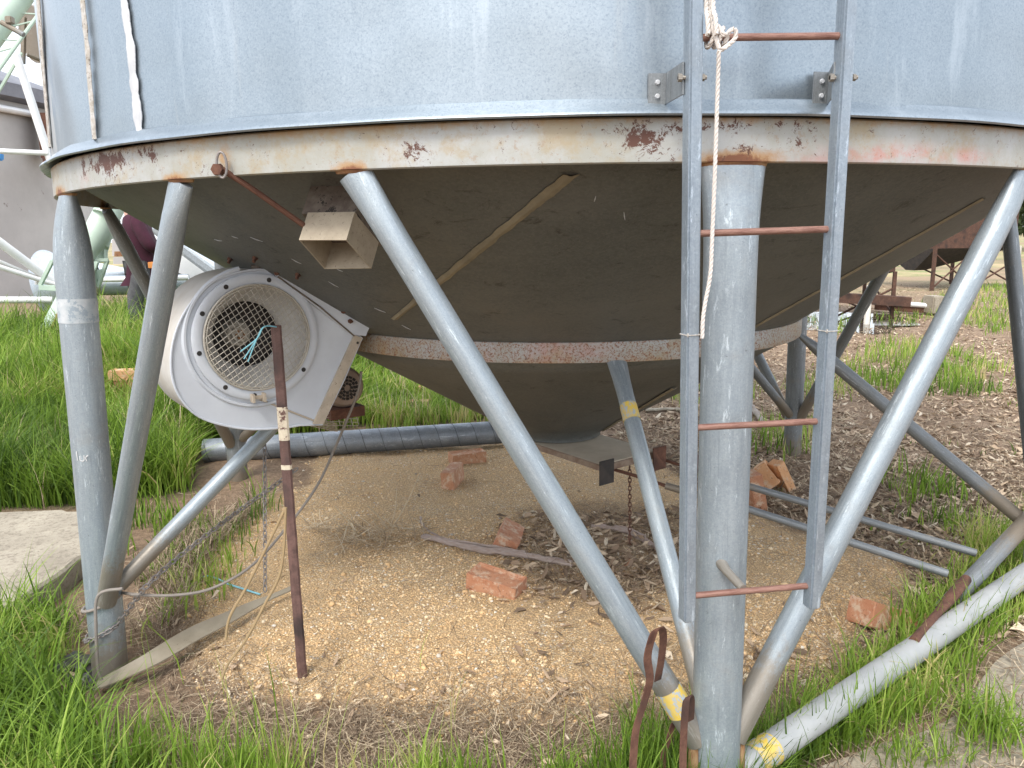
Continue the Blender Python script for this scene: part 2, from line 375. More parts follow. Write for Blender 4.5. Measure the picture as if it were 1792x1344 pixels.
def m_brick(name, a, b):
    q = NT(name); tc = q.att().outputs['Vector']
    n = q.noise(tc, 14, 6, .7); n2 = q.noise(tc, 60, 4, .7)
    oi = q.n('ShaderNodeObjectInfo')
    col = q.mix(q.ramp(n, .3, .7), a, b); col = q.mix(q.math('MULTIPLY', oi.outputs['Random'], .35), col, (.42, .26, .15))
    col = q.mix(q.math('MULTIPLY', q.ramp(q.noise(tc, 18, 6, .75), .50, .62), .75), col, (.58, .46, .34))
    col = q.mix(q.math('MULTIPLY', q.ramp(n2, .6, .66), .7), col, (.12, .05, .035))
    return q.fin(col, .9, 0, q.bump(n2, .6, .004, q.bump(n, .4, .01)))
M_BRICK = m_brick('red_brick', (.42, .17, .09), (.50, .26, .15)); M_BRICKO = m_brick('orange_brick', (.58, .30, .14), (.66, .38, .20))
def m_conc():
    q = NT('weathered_concrete'); tc = q.att().outputs['Vector']; n = q.noise(tc, 3, 8, .7); n2 = q.noise(tc, 45, 5, .7)
    col = q.mix(q.ramp(n, .3, .7), (.42, .375, .295), (.28, .245, .19)); col = q.mix(q.math('MULTIPLY', q.ramp(n2, .48, .66), .75), col, (.17, .14, .105))
    col = q.mix(q.ramp(q.noise(tc, 9, 6, .75), .62, .7), col, (.27, .23, .17))
    return q.fin(col, .95, 0, q.bump(n2, .6, .006, q.bump(n, .5, .03)))
M_CONC = m_conc()
M_BARK = m_plain('fallen_bark', (.30, .22, .18), (.42, .35, .31), 20, .95, 0, .8)
M_TRUNK = m_plain('tree_bark', (.20, .16, .13), (.32, .28, .24), 6, .95, 0, .8)

# ------------------------------------------------------------ ground
def axis_pts(lo, hi, fl, fh, st, grow):
    a = list(np.arange(fl, fh+1e-6, st)); s = st; x = fh
    while x < hi: s *= grow; x += s; a.append(x)
    s = st; x = fl; b = []
    while x > lo: s *= grow; x -= s; b.append(x)
    return np.array(b[::-1]+a)
XS = axis_pts(-600, 600, -3.2, 4.4, .03, 1.07); YS = axis_pts(-60, 900, 1.3, 6.5, .03, 1.06)
gx, gy = np.meshgrid(XS, YS); gx = gx.ravel(); gy = gy.ravel(); gz = H(gx, gy)
me = bpy.data.meshes.new('ground'); nx, ny = len(XS), len(YS)
ii = (np.arange(ny-1)[:, None]*nx+np.arange(nx-1)[None, :]).ravel()
fc = np.c_[ii, ii+1, ii+nx+1, ii+nx]
def fast_mesh(me, vs, faces_flat, starts, totals):
    me.vertices.add(len(vs)); me.vertices.foreach_set('co', np.asarray(vs, 'f').ravel())
    me.loops.add(len(faces_flat)); me.loops.foreach_set('vertex_index', np.asarray(faces_flat, 'i'))
    me.polygons.add(len(starts)); me.polygons.foreach_set('loop_start', np.asarray(starts, 'i')); me.polygons.foreach_set('loop_total', np.asarray(totals, 'i'))
    me.update(calc_edges=True)
fast_mesh(me, np.c_[gx, gy, gz], fc.ravel(), np.arange(len(fc))*4, np.full(len(fc), 4))
wx = gx+.25*(fbm(gx*3, gy*3, 3)-.5); wy = gy+.25*(fbm(gx*3+9, gy*3+5, 3)-.5)
k_gr = sst(sdpoly(wx, wy, GRAVEL), -.04, .08); k_gr = k_gr*(1-.45*sst(sdpoly(wx, wy, DRYP), -.1, .1))
k_me = sst(sdpoly(wx, wy, MEADOW), -.15, .1)
farg = sst(gy, 14, 26)*(.3+.7*sst(fbm(gx*.15, gy*.25, 3), .42, .56))
for nm, arr in (('k_gravel', k_gr), ('k_meadow', k_me), ('k_far', farg)):
    a = me.attributes.new(nm, 'FLOAT', 'POINT'); a.data.foreach_set('value', arr.astype('f'))
def m_ground():
    q = NT('ground_soil'); g = q.n('ShaderNodeNewGeometry').outputs['Position']
    v1 = q.n('ShaderNodeTexVoronoi'); v1.inputs['Scale'].default_value = 140; q.l(g, v1.inputs['Vector'])
    sp = q.n('ShaderNodeSeparateColor'); q.l(v1.outputs['Color'], sp.inputs[0])
    big = q.noise(g, 2.2, 6, .6); fine = q.noise(g, 60, 5, .75)
    peb = q.stops(sp.outputs[0], [(0, (.52, .33, .16)), (.35, (.66, .44, .22)), (.62, (.76, .56, .31)), (.85, (.80, .66, .44)), (.93, (.40, .33, .26)), (1, (.84, .77, .64))])
    sand = q.mix(q.ramp(fine, .3, .7), (.66, .44, .22), (.78, .55, .30))
    fm = q.ramp(q.noise(g, 3.1, 5, .65), .42, .60)
    grav = q.mix(q.math('ADD', q.math('MULTIPLY', fm, .75), .2), sand, peb)
    grav = q.mix(q.math('MULTIPLY', q.ramp(v1.outputs['Distance'], .28, .62), .68), grav, (.28, .185, .10))
    grav = q.mix(q.math('MULTIPLY', q.ramp(big, .55, .72), .3), grav, (.48, .35, .21))
    n2 = q.noise(g, 30, 8, .8, .5); n3 = q.noise(g, 6, 5, .6)
    lit = q.stops(n2, [(.25, (.075, .05, .033)), (.45, (.20, .135, .085)), (.6, (.31, .215, .14)), (.75, (.48, .37, .26))])
    lit = q.mix(q.math('MULTIPLY', q.ramp(n3, .5, .7), .5), lit, (.30, .20, .125))
    mead = q.mix(q.ramp(n2, .35, .65), (.025, .035, .012), (.07, .075, .03))
    col = q.mix(q.att('k_gravel').outputs['Fac'], lit, grav)
    col = q.mix(q.att('k_meadow').outputs['Fac'], col, mead)
    far = q.mix(q.ramp(q.noise(g, .5, 6, .7), .4, .6), (.16, .20, .06), (.42, .32, .18))
    col = q.mix(q.att('k_far').outputs['Fac'], col, far)
    h = q.math('SUBTRACT', q.math('MULTIPLY', n2, 1.), q.math('MULTIPLY', v1.outputs['Distance'], .6))
    col = q.mix(q.math('MULTIPLY', q.ramp(q.noise(g, 22, 6, .8, .3), .60, .70), .45), col, (.20, .14, .085))
    return q.fin(col, .95, 0, q.bump(h, .9, .010))
me.materials.append(m_ground()); me.shade_smooth()
tag_o = bpy.data.objects.new('ground', me); C.objects.link(tag_o); tag(tag_o, kind='structure')

# puddle beyond the silo at the right
pw = NT('still_water'); pgm = pw.fin((.05, .045, .035), .03, 0, None)
mb = MB(); pc = G(1465, 567, 0); n = 48; vs = []
zp = Hs(pc.x, pc.y)+.02
for k in range(n):
    a = 2*math.pi*k/n; rr_ = 1+.18*math.sin(3*a+1)+.1*math.sin(7*a)
    vs.append((pc.x+.2+1.3*rr_*math.cos(a), pc.y+.6+1.7*rr_*math.sin(a), zp))
mb.add(vs, [tuple(range(n))]); tag(mb.build('puddle', pgm, smooth=0), kind='structure')

# ------------------------------------------------------------ silo
CX, CY = .233, 3.861; TH0 = -82.76
zR0, zR1, zRt = 1.653, 1.750, 1.752
RB = 2.124; RW = 2.117; RL = 2.159; R2 = 1.144; z2t, z2b = 1.126, 1.053; R3, z3 = .22, .525
silo = thing('grain_silo', (CX, CY, 0), 'large galvanised grain silo with hopper bottom standing on tubular legs over gravel', 'silo')
def wp(th, r_, z): return V((CX+r_*math.cos(R(th)), CY+r_*math.sin(R(th)), z))
def hit_cyl(px, py, rad):
    r = ray(px, py); ox, oy = O.x-CX, O.y-CY; a = r.x**2+r.y**2; b = 2*(ox*r.x+oy*r.y); c = ox*ox+oy*oy-rad*rad
    D = b*b-4*a*c
    t = (-b-math.sqrt(max(D, 0)))/(2*a); p = O+r*t
    return math.degrees(math.atan2(p.y-CY, p.x-CX)), p.z
def cone_z(rad): return z2t+(rad-R2)*(1.745-z2t)/(2.11-R2)
def hit_cone(px, py, up=True):
    r = ray(px, py); t = 1.2
    while t < 6:
        p = O+r*t; rad = math.hypot(p.x-CX, p.y-CY)
        zz = cone_z(rad) if up else z3+(rad-R3)*(z2b-z3)/(R2-R3)
        if p.z > zz and rad < (2.2 if up else 1.3): break
        t += .004
    return math.degrees(math.atan2(p.y-CY, p.x-CX)), rad, p
wobw = lambda t, z: .004*math.sin(t*23+z*3)+.003*math.sin(t*41+1+z*5)
mb = MB(); mb.lathe([(RW, 1.775+.05*i) for i in range(16)]+[(RW, 2.6+.4*i) for i in range(7)], (CX, CY, 0), 256, wob=wobw)
wall = mb.build('silo_wall', M_WALL, silo, 60)
MB().lathe([(RW+.06, 4.95), (RW+.05, 5.02), (.35, 6.0), (.33, 6.1), (.0, 6.12)], (CX, CY, 0), 128).build('roof', M_WALL, silo)
# base flange of the wall: slightly bent outwards, deeper at the left
def lipw(t, z): return .022*math.exp(-((math.degrees(t) % 360-184)/14)**2)+.003*math.sin(t*31)
MB().lathe([(RW-.002, 1.79), (RW+.006, 1.785), (RW+.012, 1.772), (RL-.004, 1.760), (RL, 1.752), (RL-.003, 1.748), (RW+.01, 1.764), (RW-.02, 1.772)], (CX, CY, 0), 256, wob=lipw).build('base_flange', M_WALL, silo, 50)
def wall_strip(p1, p2, wdt, th, m, name, par, mid=None):
    a1, z1_ = hit_cyl(*p1, RW); a2, z2_ = hit_cyl(*p2, RW); mb = MB(); n = 90; g = []
    for i in range(n+1):
        t = i/n; a = a1+(a2-a1)*t; z = z1_+(z2_-z1_)*t; wd = wdt*(.8+.5*float(vn(i*.16, 3.3+wdt*90))+.18*float(vn(i*.9, 7.1))); row = []
        for s_, rr_ in ((-1, .0), (-.6, th*.8), (0, th), (.6, th*.8), (1, 0)):
            row.append(wp(a+math.degrees(s_*wd/2/RW)+.25*(float(vn(i*.07, 1.7+wdt*50))-.5), RW+rr_+.005, z))
        g.append(row)
    mb.sheet(g, -.003); return mb.build(name, m, par, 60)
wall_strip((213, -60), (248, 232), .030, .004, M_CAULK, 'sealant_strip', wall)
wall_strip((143, -60), (170, 244), .020, .006, M_CAULKB, 'sealant_strip', wall)
wall_strip((68, -40), (91, 258), .05, .005, M_CAULKB, 'sealant_strip', wall)
# ring beam (channel section) under the wall
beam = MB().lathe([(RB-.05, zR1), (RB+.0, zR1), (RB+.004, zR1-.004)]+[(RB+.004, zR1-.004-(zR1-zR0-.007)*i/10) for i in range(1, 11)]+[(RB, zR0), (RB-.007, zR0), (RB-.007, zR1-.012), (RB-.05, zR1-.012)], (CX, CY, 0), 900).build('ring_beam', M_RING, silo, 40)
ANG = {0: (-106.3, -58.2), -1: (-120.8, -161), -2: (186, 133), 1: (-46.8, -4), 2: (14, 60), 3: (75, 120)}
def wear(o, rad, blots, stains, pinks, ztop=None):
    me = o.data; co = np.zeros(len(me.vertices)*3, 'f'); me.vertices.foreach_get('co', co); co = co.reshape(-1, 3); th = np.degrees(np.arctan2(co[:, 1], co[:, 0])); z = co[:, 2]
    def g(lst):
        a = np.zeros(len(th))
        for t0, z0, wa, wz, k in lst: a = np.maximum(a, k*np.exp(-(np.radians((th-t0+540) % 360-180)*rad/wa)**2-((z-z0)/wz)**2))
        return a
    st = g(stains)
    if ztop: st = np.maximum(st, .50*sst(z, ztop-.03, ztop+.004))  # top edge darkened: dust stain plus the lip's shade put into the colour
    for nm, arr in (('blot', g(blots)), ('stain_shade', st), ('pink', g(pinks))):
        a = me.attributes.new(nm, 'FLOAT', 'POINT'); a.data.foreach_set('value', arr.astype('f'))
def hb(px, py, wa, wz, k): t, z = hit_cyl(px, py, RB); return (t, z, wa, wz, k)
stn = [(TH0+60*k, zR0, .12, .03, 1.0) for k in range(6)]+[(a, zR0, .055, .022, .9) for q_ in ANG.values() for a in q_]+[hb(395, 275, .03, .05, .6)]
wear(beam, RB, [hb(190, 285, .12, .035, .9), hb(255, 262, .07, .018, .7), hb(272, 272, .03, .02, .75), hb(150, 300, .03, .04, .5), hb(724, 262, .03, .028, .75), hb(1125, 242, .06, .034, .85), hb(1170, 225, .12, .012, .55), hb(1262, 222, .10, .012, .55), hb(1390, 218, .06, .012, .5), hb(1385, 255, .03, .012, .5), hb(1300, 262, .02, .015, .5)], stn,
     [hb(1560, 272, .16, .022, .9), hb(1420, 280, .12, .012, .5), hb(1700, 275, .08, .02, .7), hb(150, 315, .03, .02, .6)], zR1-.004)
# hopper
prof = [(2.11-(2.11-R2)*i/10, cone_z(2.11-(2.11-R2)*i/10)) for i in range(11)]
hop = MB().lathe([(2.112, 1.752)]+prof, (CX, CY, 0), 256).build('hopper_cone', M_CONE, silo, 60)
def cone_strip(p1, p2, wdt, up, par, m=M_SEAMC, ext=0.):
    g = []; n = 60
    for i in range(n+1):
        t = i/n*(1+ext); a, rr_, _ = hit_cone(p1[0]+(p2[0]-p1[0])*t, p1[1]+(p2[1]-p1[1])*t, up); rr_ = min(rr_, 2.10); row = []
        wd = wdt*(.75+.5*float(vn(i*.35, 2.2)))
        for s_, h_ in ((-1, .0015), (-.5, .003), (-.3, .0055), (0, .0065), (.3, .0045), (1, .0015)):
            aa = a+math.degrees(s_*wd/2/rr_); zz = cone_z(rr_) if up else z3+(rr_-R3)*(z2b-z3)/(R2-R3)
            row.append(wp(aa, rr_, zz-h_))
        g.append(row)
    mb = MB(); mb.sheet(g, .002); return mb.build('hopper_seam', m, par, 60)
cone_strip((1000, 302), (690, 556), .036, True, hop)
cone_strip((1722, 345), (1300, 582), .026, True, hop)
MB().lathe([(R2-.004, z2t+.004), (R2+.006, z2t), (R2+.008, z2t-.004), (R2+.008, z2b+.004), (R2+.006, z2b), (R2-.012, z2b), (R2-.012, z2t)], (CX, CY, 0), 360).build('lower_band', M_RING2, silo, 40)
lb_ = [o for o in bpy.data.objects if o.name.startswith('lower_band')][0]; wear(lb_, R2, [], [(t, z2b, .2, .012, .5) for t in range(-180, 180, 17)]+[(-125, 1.09, .45, .06, .5)], [(-92, 1.09, .16, .05, .9), (-108, 1.09, .12, .05, .6), (-62, 1.09, .1, .05, .3)])
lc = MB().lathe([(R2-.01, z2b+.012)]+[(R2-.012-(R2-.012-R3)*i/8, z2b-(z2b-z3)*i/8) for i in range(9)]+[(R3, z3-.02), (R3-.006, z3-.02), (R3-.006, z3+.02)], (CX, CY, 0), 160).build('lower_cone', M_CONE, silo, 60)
cone_strip((1180, 678), (1046, 758), .03, False, lc)
# legs: ends squeezed flat against the ring beam
tl = .0
def leg(k, rad=.0595, m=M_TUBE, zb=-.12):
    th = TH0+60*k; a = wp(th, 2.15, zb); b = wp(th, 2.105, zR0); ct = V((-math.sin(R(th)), math.cos(R(th)), 0)); n = 44; pts = []; rr_ = []
    L = (b-a).length
    for i in range(n+1):
        t = 1-(1-i/n)**1.8
        p = a.lerp(b, t); d = (1-t)*L; sq = max(0, 1-d/.24)**2
        pts.append(p); rr_.append((rad*(1+.30*sq), rad*(1-.62*sq)))
    o = MB().tube(pts, rr_, 28, up=ct).build('support_leg', m, silo, 40)
    # weld bead at the beam
    MB().tube([b+V((0, 0, -.007)), b+V((0, 0, .001))], [(rad*1.30, rad*.39), (rad*1.36, rad*.46)], 24, up=ct).build('weld', M_RUSTO, o)
    return o
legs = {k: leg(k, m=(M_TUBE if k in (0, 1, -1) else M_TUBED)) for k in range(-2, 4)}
zJ = .25
def member(a, b, rad, m, name='brace', flat=True, par=silo, ct=None):
    d = (b-a); L = d.length; n = 16; pts = []; rr_ = []
    for i in range(n+1):
        t = i/n; sq = max(0, 1-(1-t)*L/.16)**1.6 if flat else 0; pts.append(a.lerp(b, t)); rr_.append((rad*(1+.3*sq), rad*(1-.6*sq)))
    return MB().tube(pts, rr_, 22, up=ct).build(name, m, par, 40)
for k in range(-2, 4):
    th = TH0+60*k; base = wp(th, 2.14, zJ)
    for s_, a in enumerate(ANG[k]):
        tang = 1 if (a-th+540) % 360-180 > 0 else -1
        ct = V((-math.sin(R(a)), math.cos(R(a)), 0))
        b0 = base+V((-math.sin(R(th)), math.cos(R(th)), 0))*tang*.045
        m = M_TUBE if k in (0, -1) or (k == 1 and tang < 0) else M_TUBED  # rear-side braces get the darker copy, shade painted into the colour
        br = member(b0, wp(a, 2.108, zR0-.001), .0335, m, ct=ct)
        MB().tube([wp(a, 2.108, zR0-.006), wp(a, 2.108, zR0+.001)], [(.0445, .0145), (.048, .019)], 20, up=ct).build('weld', M_RUSTO, br)
    inn = wp(th, 2.09, zJ+.03)
    member(inn, wp(th, R2+.002, z2b-.001), .0285, M_TUBE if k in (0, -1) else M_TUBED, 'hopper_strut', ct=V((-math.sin(R(th)), math.cos(R(th)), 0)))
# yellow and white paint bands left on tubes
def band(a, b, t0, t1, rad, m, par): return MB().tube(straight(a.lerp(b, t0), a.lerp(b, t1), 2), rad+.0012, 24, cap=False).build('paint_band', m, par)
thF = TH0
ctF = V((-math.sin(R(thF)), math.cos(R(thF)), 0))
bF = wp(thF, 2.14, zJ)-ctF*.045; tF = wp(-106.3, 2.108, zR0)
band(bF, tF, .055, .10, .0335, M_YEL, silo)
sF0 = wp(thF, 2.09, zJ+.03); sF1 = wp(thF, R2+.002, z2b)
band(sF0, sF1, .78, .835, .0285, M_YEL, silo)
band(wp(TH0-60, 2.15, -.12), wp(TH0-60, 2.105, zR0), .855-.09, .855-.045, .0595, M_BANDW, silo)
# ground tube to the right leg, and the outrigger tube behind it
ga = wp(TH0, 2.14, .135)+ctF*.04; gb = wp(TH0+60, 2.14, .11)
gt = MB().tube(straight(ga, gb, 12), .042, 24).build('ground_tube', M_WHT, silo)
band(ga, gb, .045, .085, .042, M_YEL, gt)
gc = wp(TH0+60, 2.1, .33); gd = GT(1648, 1070, .05)
MB().tube(straight(gc, gd, 8), .034, 22).build('outrigger_tube', M_TUBED, silo)
def PX(p): d = p-O; z = d.dot(FW); return 896+F0*d.dot(RT)/z
def along(a, b, px):
    return min((a.lerp(b, i/200) for i in range(201)), key=lambda p: abs(PX(p)-px))
e0 = along(gc, gd, 1693)+V((-.02, -.02, .03)); e1 = along(ga, gb, 1596)+V((0, .0, .035))
MB().tube([e0, e0.lerp(e1, .35), e0.lerp(e1, .55), e1], [.020, .022, .014, .017], 14).build('rusty_link', M_RUST, silo)
# gusset and stub on the front leg
stA = wp(TH0, 2.15+.05, .58); 
for sg in (-1, 1):
    mb = MB(); b0 = wp(TH0, 2.15, .13)+ctF*sg*.060
    mb.tube([b0, b0+V((0, 0, .05)), b0+V((0, 0, .10)), b0+V((0, 0, .15))], [(.010, .018), (.013, .022), (.012, .018), (.006, .012)], 10, up=ctF); mb.build('weld', M_RUSTO, legs[0])
# slide gate below the outlet
gz_ = .505
gr_ = [onplane(x, y, V((0, 0, gz_)), V((0, 0, 1))) for x, y in ((893, 762), (1046, 812), (1150, 782), (1035, 755))]
ctr = sum(gr_, V())/4; e_a = (gr_[1]-gr_[0]).normalized(); Lg = .50; Wg = .36
ang = math.atan2(e_a.y, e_a.x); rz = Matrix.Rotation(ang, 4, 'Z')
M_PLATE = m_plain('dusty_plate', (.50, .43, .33), (.40, .34, .26), 6, .85, 0, .2)
M_GATE = m_plain('dusty_rusty_frame', (.16, .10, .07), (.26, .20, .15), 18, .85, 0, .3)
gate = MB().box((ctr.x, ctr.y, gz_-.008), (Lg+.06, Wg, .006), rz).build('slide_gate', M_PLATE, silo, 0)
ex = rz@V((1, 0, 0)); ey = rz@V((0, 1, 0)); c0 = V((ctr.x, ctr.y, gz_))
for sgn in (-1, 1):
    MB().box(c0+ey*sgn*(Wg/2)+V((0, 0, -.02)), (Lg+.1, .016, .026), rz).build('gate_frame', M_GATE, gate, 0)
MB().box(c0+ex*(Lg/2+.035)+V((0, 0, -.025)), (.010, Wg, .03), rz).build('gate_frame', M_GATE, gate, 0)
for sgn, hh in ((-1, 0), (1, 0)):
    MB().box(c0+ex*(Lg/2+.06)+ey*sgn*.17+V((0, 0, -.035)), (.006, .085, .11), rz).build('gate_lug', M_DARK if sgn < 0 else M_RUST, gate, 0)
# gate pull rods running out over the outrigger
def onrod(px, py, z): return G(px, py, z)
ra = [G(1062, 818, .44), G(1110, 832, .43), G(1165, 850, .41)]
rb = [G(1165, 850, .41), G(1300, 888, .36), G(1658, 1004, .20)]
MB().tube(ra, .008, 10).build('gate_rod_end', M_RUST, gate); MB().tube(rb, .016, 14).build('gate_rod', M_TUBED, gate)
ra = [G(1140, 798, .44), G(1185, 812, .43), G(1232, 826, .41)]; rb = [G(1232, 826, .41), G(1300, 848, .38), G(1708, 968, .20)]
MB().tube(ra, .008, 10).build('gate_rod_end', M_RUST, gate); MB().tube(rb, .016, 14).build('gate_rod', M_TUBED, gate)
for px, py in ((1142, 838), (1218, 812)):
    MB().box(G(px, py, .42), (.004, .03, .09), rz).build('gate_lug', M_RUST, gate, 0)
# ladder
lad = None
def LP(px, py, side): return P(px, py, 1.585 if side < 0 else 1.625)
rl = [LP(1217, -330, -1), LP(1202, 1085, -1)]; rr2 = [LP(1497, -330, 1), LP(1420, 1062, 1)]
# keep rails truly vertical: use their lower ends
xl, yl, zl = rl[1]; xr, yr, zr = rr2[1]
xl2 = LP(1213, 60, -1); xr2 = LP(1479, 60, 1)
def rail(a, top, sz=.034):
    d = (top-a); u = d.normalized(); topp = a+u*3.3
    g = MB(); ax = V((yr*0+ (xr-xl), yr-yl, 0)).normalized(); ay = u.cross(ax).normalized(); ax = ay.cross(u)
    m = Matrix((ax, ay, u)).transposed().to_4x4(); c = (a+topp)/2
    m = Matrix.Rotation(R(9), 4, u) @ m
    return g.box(c, (sz*.86, sz*.92, (topp-a).length), m, bev=.004)
lad = rail(V((xl, yl, zl)), xl2).build('ladder', M_RAIL, silo, 40); lad['label'] = 'galvanised ladder with rusty rungs'
rail(V((xr, yr, zr)), xr2).build('rail', M_RAIL, lad, 40)
rungs = [((1226, 66), (1474, 63)), ((1212, 409), (1450, 401)), ((1206, 749), (1434, 737)), ((1204, 1043), (1414, 1025))]
for (a, b) in rungs: MB().tube(straight(LP(*a, -1), LP(*b, 1), 10), .0072, 14).build('rung', M_RUNG, lad)
dzr = LP(1226, 66, -1)-LP(1212, 409, -1)
for i in (1, 2, 3): MB().tube([LP(1226, 66, -1)+dzr*i, LP(1474, 63, 1)+dzr*i], .0072, 14).build('rung', M_RUNG, lad)
for side, py in ((-1, 585), (1, 578)):       # splice weld half way down each rail
    px = 1201 if side < 0 else 1449
    c = LP(px, py, side); A_, T_ = ((V((xl, yl, zl)), xl2) if side < 0 else (V((xr, yr, zr)), xr2)); c = A_.lerp(T_, (c.z-A_.z)/(T_.z-A_.z)); MB().box(c, (.0325, .0345, .008), Matrix.Rotation(R(16), 4, 'Z'), bev=.003).build('weld', M_CAULKB, lad)
rp = wp(TH0, 2.15+.055, .545)
p1 = P(1300, 1030, 1.605); MB().tube([P(1262, 985, 1.70), P(1272, 1000, 1.665), p1], [.014, .0105, .0095], 14).build('standoff_stub', M_TUBE, lad)
# ladder brackets bolted to the wall
def bracket(side, pxw, pyt, pyb, pxr):
    aw, zt = hit_cyl(pxw, pyt, RW); _, zb_ = hit_cyl(pxw, pyb, RW); w0 = wp(aw, RW+.006, zt); w1 = wp(aw, RW+.006, zb_)
    wd = .040; aw2 = aw+math.degrees(wd/RW)
    g = [[wp(aw, RW+.008, zt), wp(aw2, RW+.008, zt)], [wp(aw, RW+.008, zb_), wp(aw2, RW+.008, zb_)]]
    mb = MB(); mb.sheet(g, .003)
    ra_ = LP(pxr, 108, side)+V((0, .0, 0)); rb_ = LP(pxr, 165, side)
    g = [[wp(aw2, RW+.008, zt), ra_], [wp(aw2, RW+.008, zb_), rb_]]; mb.sheet(g, .003)
    b = mb.build('wall_bracket', M_TUBED, lad, 20)
    for zz in (.3, .75): MB().lathe([(0, .004), (.004, .004), (.006, .0)], wp((aw+aw2)/2, RW+.012, zt+(zb_-zt)*zz), 10, rot=Matrix.Rotation(R(90), 3, 'X')).build('rivet', M_CAULK, b)
    bo = LP(pxr, 136, side)
    MB().tube([bo+V((-.012, 0, 0)), bo+V((-.004, 0, 0))], .008, 6).tube([bo+V((-.012, 0, 0)), bo+V((.044, 0, 0))], .0042, 8).tube([bo+V((.034, 0, 0)), bo+V((.040, 0, 0))], .007, 6).build('bolt', M_TUBE, b, 20)
bracket(-1, 1133, 130, 184, 1197); bracket(1, 1420, 127, 183, 1462)

# small duct on the hopper (sampling/vent box)
th_d, r_d, pd = hit_cone(590, 350)
radv = V((math.cos(R(th_d)), math.sin(R(th_d)), 0)); sl = (1.745-z2t)/(2.11-R2)
nd = V((radv.x*sl, radv.y*sl, -1)).normalized()
def DP(px, py, h): return onplane(px, py, pd+nd*h, nd)
def extr(mb, top, n_, h):
    return mb.prism(top, -n_*h)
up4 = [DP(*q, .085) for q in ((528, 374), (622, 374), (671, 430), (574, 432))]
vent = MB().prism(up4, -nd*.12).build('vent_duct', M_DUCTD, silo, 20)
lo4 = [DP(*q, .165) for q in ((523, 420), (606, 420), (650, 470), (568, 471))]
mb = MB(); cc = sum(lo4, V())/4
for i in range(4):
    a, b = lo4[i], lo4[(i+1) % 4]; ins = lambda q: q+(cc-q)*.035
    mb.prism([a, b, ins(b), ins(a)], -nd*.082)
mb.build('duct_mouth', M_DUCT, vent, 20)
# rusty pull rod and hook on the beam
hk, hz = hit_cyl(395, 296, RB+.01)
h0 = wp(hk, RB+.016, hz)
pe = onplane(534, 396, pd+nd*.12, nd)
rod = MB().tube(smooth_path([h0+V((-.01, -.006, .004)), h0.lerp(pe, .33), h0.lerp(pe, .66), pe], 4), .0075, 10).build('pull_rod', M_RUST, silo)
t_ = [h0+V((.0, -.012, 0))+V((.012*math.cos(a), 0, .03*math.sin(a)+.008)) for a in np.linspace(0, 2*math.pi, 18)[:-1]]
MB().tube(t_, .0032, 8, closed=True).build('hook_ring', M_CHAIN, rod)
MB().lathe([(0, .012), (.014, .012), (.016, 0), (.014, -.012), (0, -.012)], h0+V((-.012, -.006, -.002)), 6, rot=Matrix.Rotation(R(90), 3, 'X')).build('nut', M_RUST, rod)

# ------------------------------------------------------------ aeration fan
fn = V((.60, -.80, .0)).normalized(); fu = V((-fn.y, fn.x, 0)); fv = V((0, 0, 1)); FC = P(449, 590, 2.72)
fan = thing('aeration_fan', (FC.x, FC.y, FC.z-.35), 'white centrifugal fan with wire guard over its inlet, bolted under the hopper', 'fan')
def FP(px, py, d=0.): return onplane(px, py, FC+fn*d, fn)
def fw2(u, v, d=0.): return FC+fu*u+fv*v+fn*d
FM = Matrix((fu, fv, fn)).transposed()
outl = [(490,476),(455,472),(420,476),(385,487),(352,510),(325,543),(307,582),(299,625),(303,668),(320,703),(350,730),(395,745),(440,751),(490,749),(525,744),(563,743),(600,668),(633,592),(560,528)]
ol = [FP(*q) for q in outl]
ol = smooth_path(ol[:15], 5)+ol[15:]
Ri = .198; DF = .30
bm = bmesh.new(); vo = [bm.verts.new(p) for p in ol]; eo = [bm.edges.new((vo[i], vo[(i+1) % len(vo)])) for i in range(len(vo))]
vi = [bm.verts.new(fw2(Ri*math.cos(a), Ri*math.sin(a))) for a in np.linspace(0, 2*math.pi, 65)[:-1]]
ei = [bm.edges.new((vi[i], vi[(i+1) % 64])) for i in range(64)]
bmesh.ops.triangle_fill(bm, edges=eo+ei, use_beauty=True); bm.verts.index_update()
mb = MB(); mb.add([q.co.copy() for q in bm.verts], [[q.index for q in f.verts] for f in bm.faces]); bm.free()
housing = mb.build('front_plate', M_FAN, fan, 30)
n = len(ol); mb = MB(); mb.add(ol+[p-fn*DF for p in ol], [(i, i+n, (i+1) % n+n, (i+1) % n) for i in range(n)]+[tuple(range(n, 2*n))])
mb.build('scroll_casing', M_FANBR, fan, 40)
# thin folded rim where plate meets scroll
mb = MB(); mb.tube([p+fn*.002 for p in ol], .004, 6, closed=True); mb.build('rim_seam', M_FAN, housing)
# pressed ridge and inlet flange
FR = FM
mb = MB(); mb.lathe([(.236, 0), (.241, .008), (.248, .008), (.254, 0)], FC, 72, a0=R(100), a1=R(290), rot=FR).build('pressed_ridge', M_FAN, housing)
mb = MB(); mb.lathe([(.222, -.002), (.222, .012), (.218, .016), (.196, .016), (.188, .012), (.186, .004), (.180, -.02), (.163, -.055), (.140, -.085), (.124, -.10), (.120, -.12)], FC, 96, rot=FR)
inl = mb.build('inlet_bell', M_FANIN, fan, 50)
mb = MB(); mb.lathe([(.224, .003), (.224, .0145), (.2185, .0178), (.194, .0178), (.1875, .0135)], FC, 96, rot=FR); mb.build('inlet_flange', M_FAN, inl, 50)
for a in (75, 118, 152, 190, 232, 262, 320):
    c = fw2(.207*math.cos(R(a)), .207*math.sin(R(a)), .018)
    MB().lathe([(0, .001), (.008, .001), (.009, -.001)], c, 14, rot=FR).build('bolt_hole', M_DARK, inl)
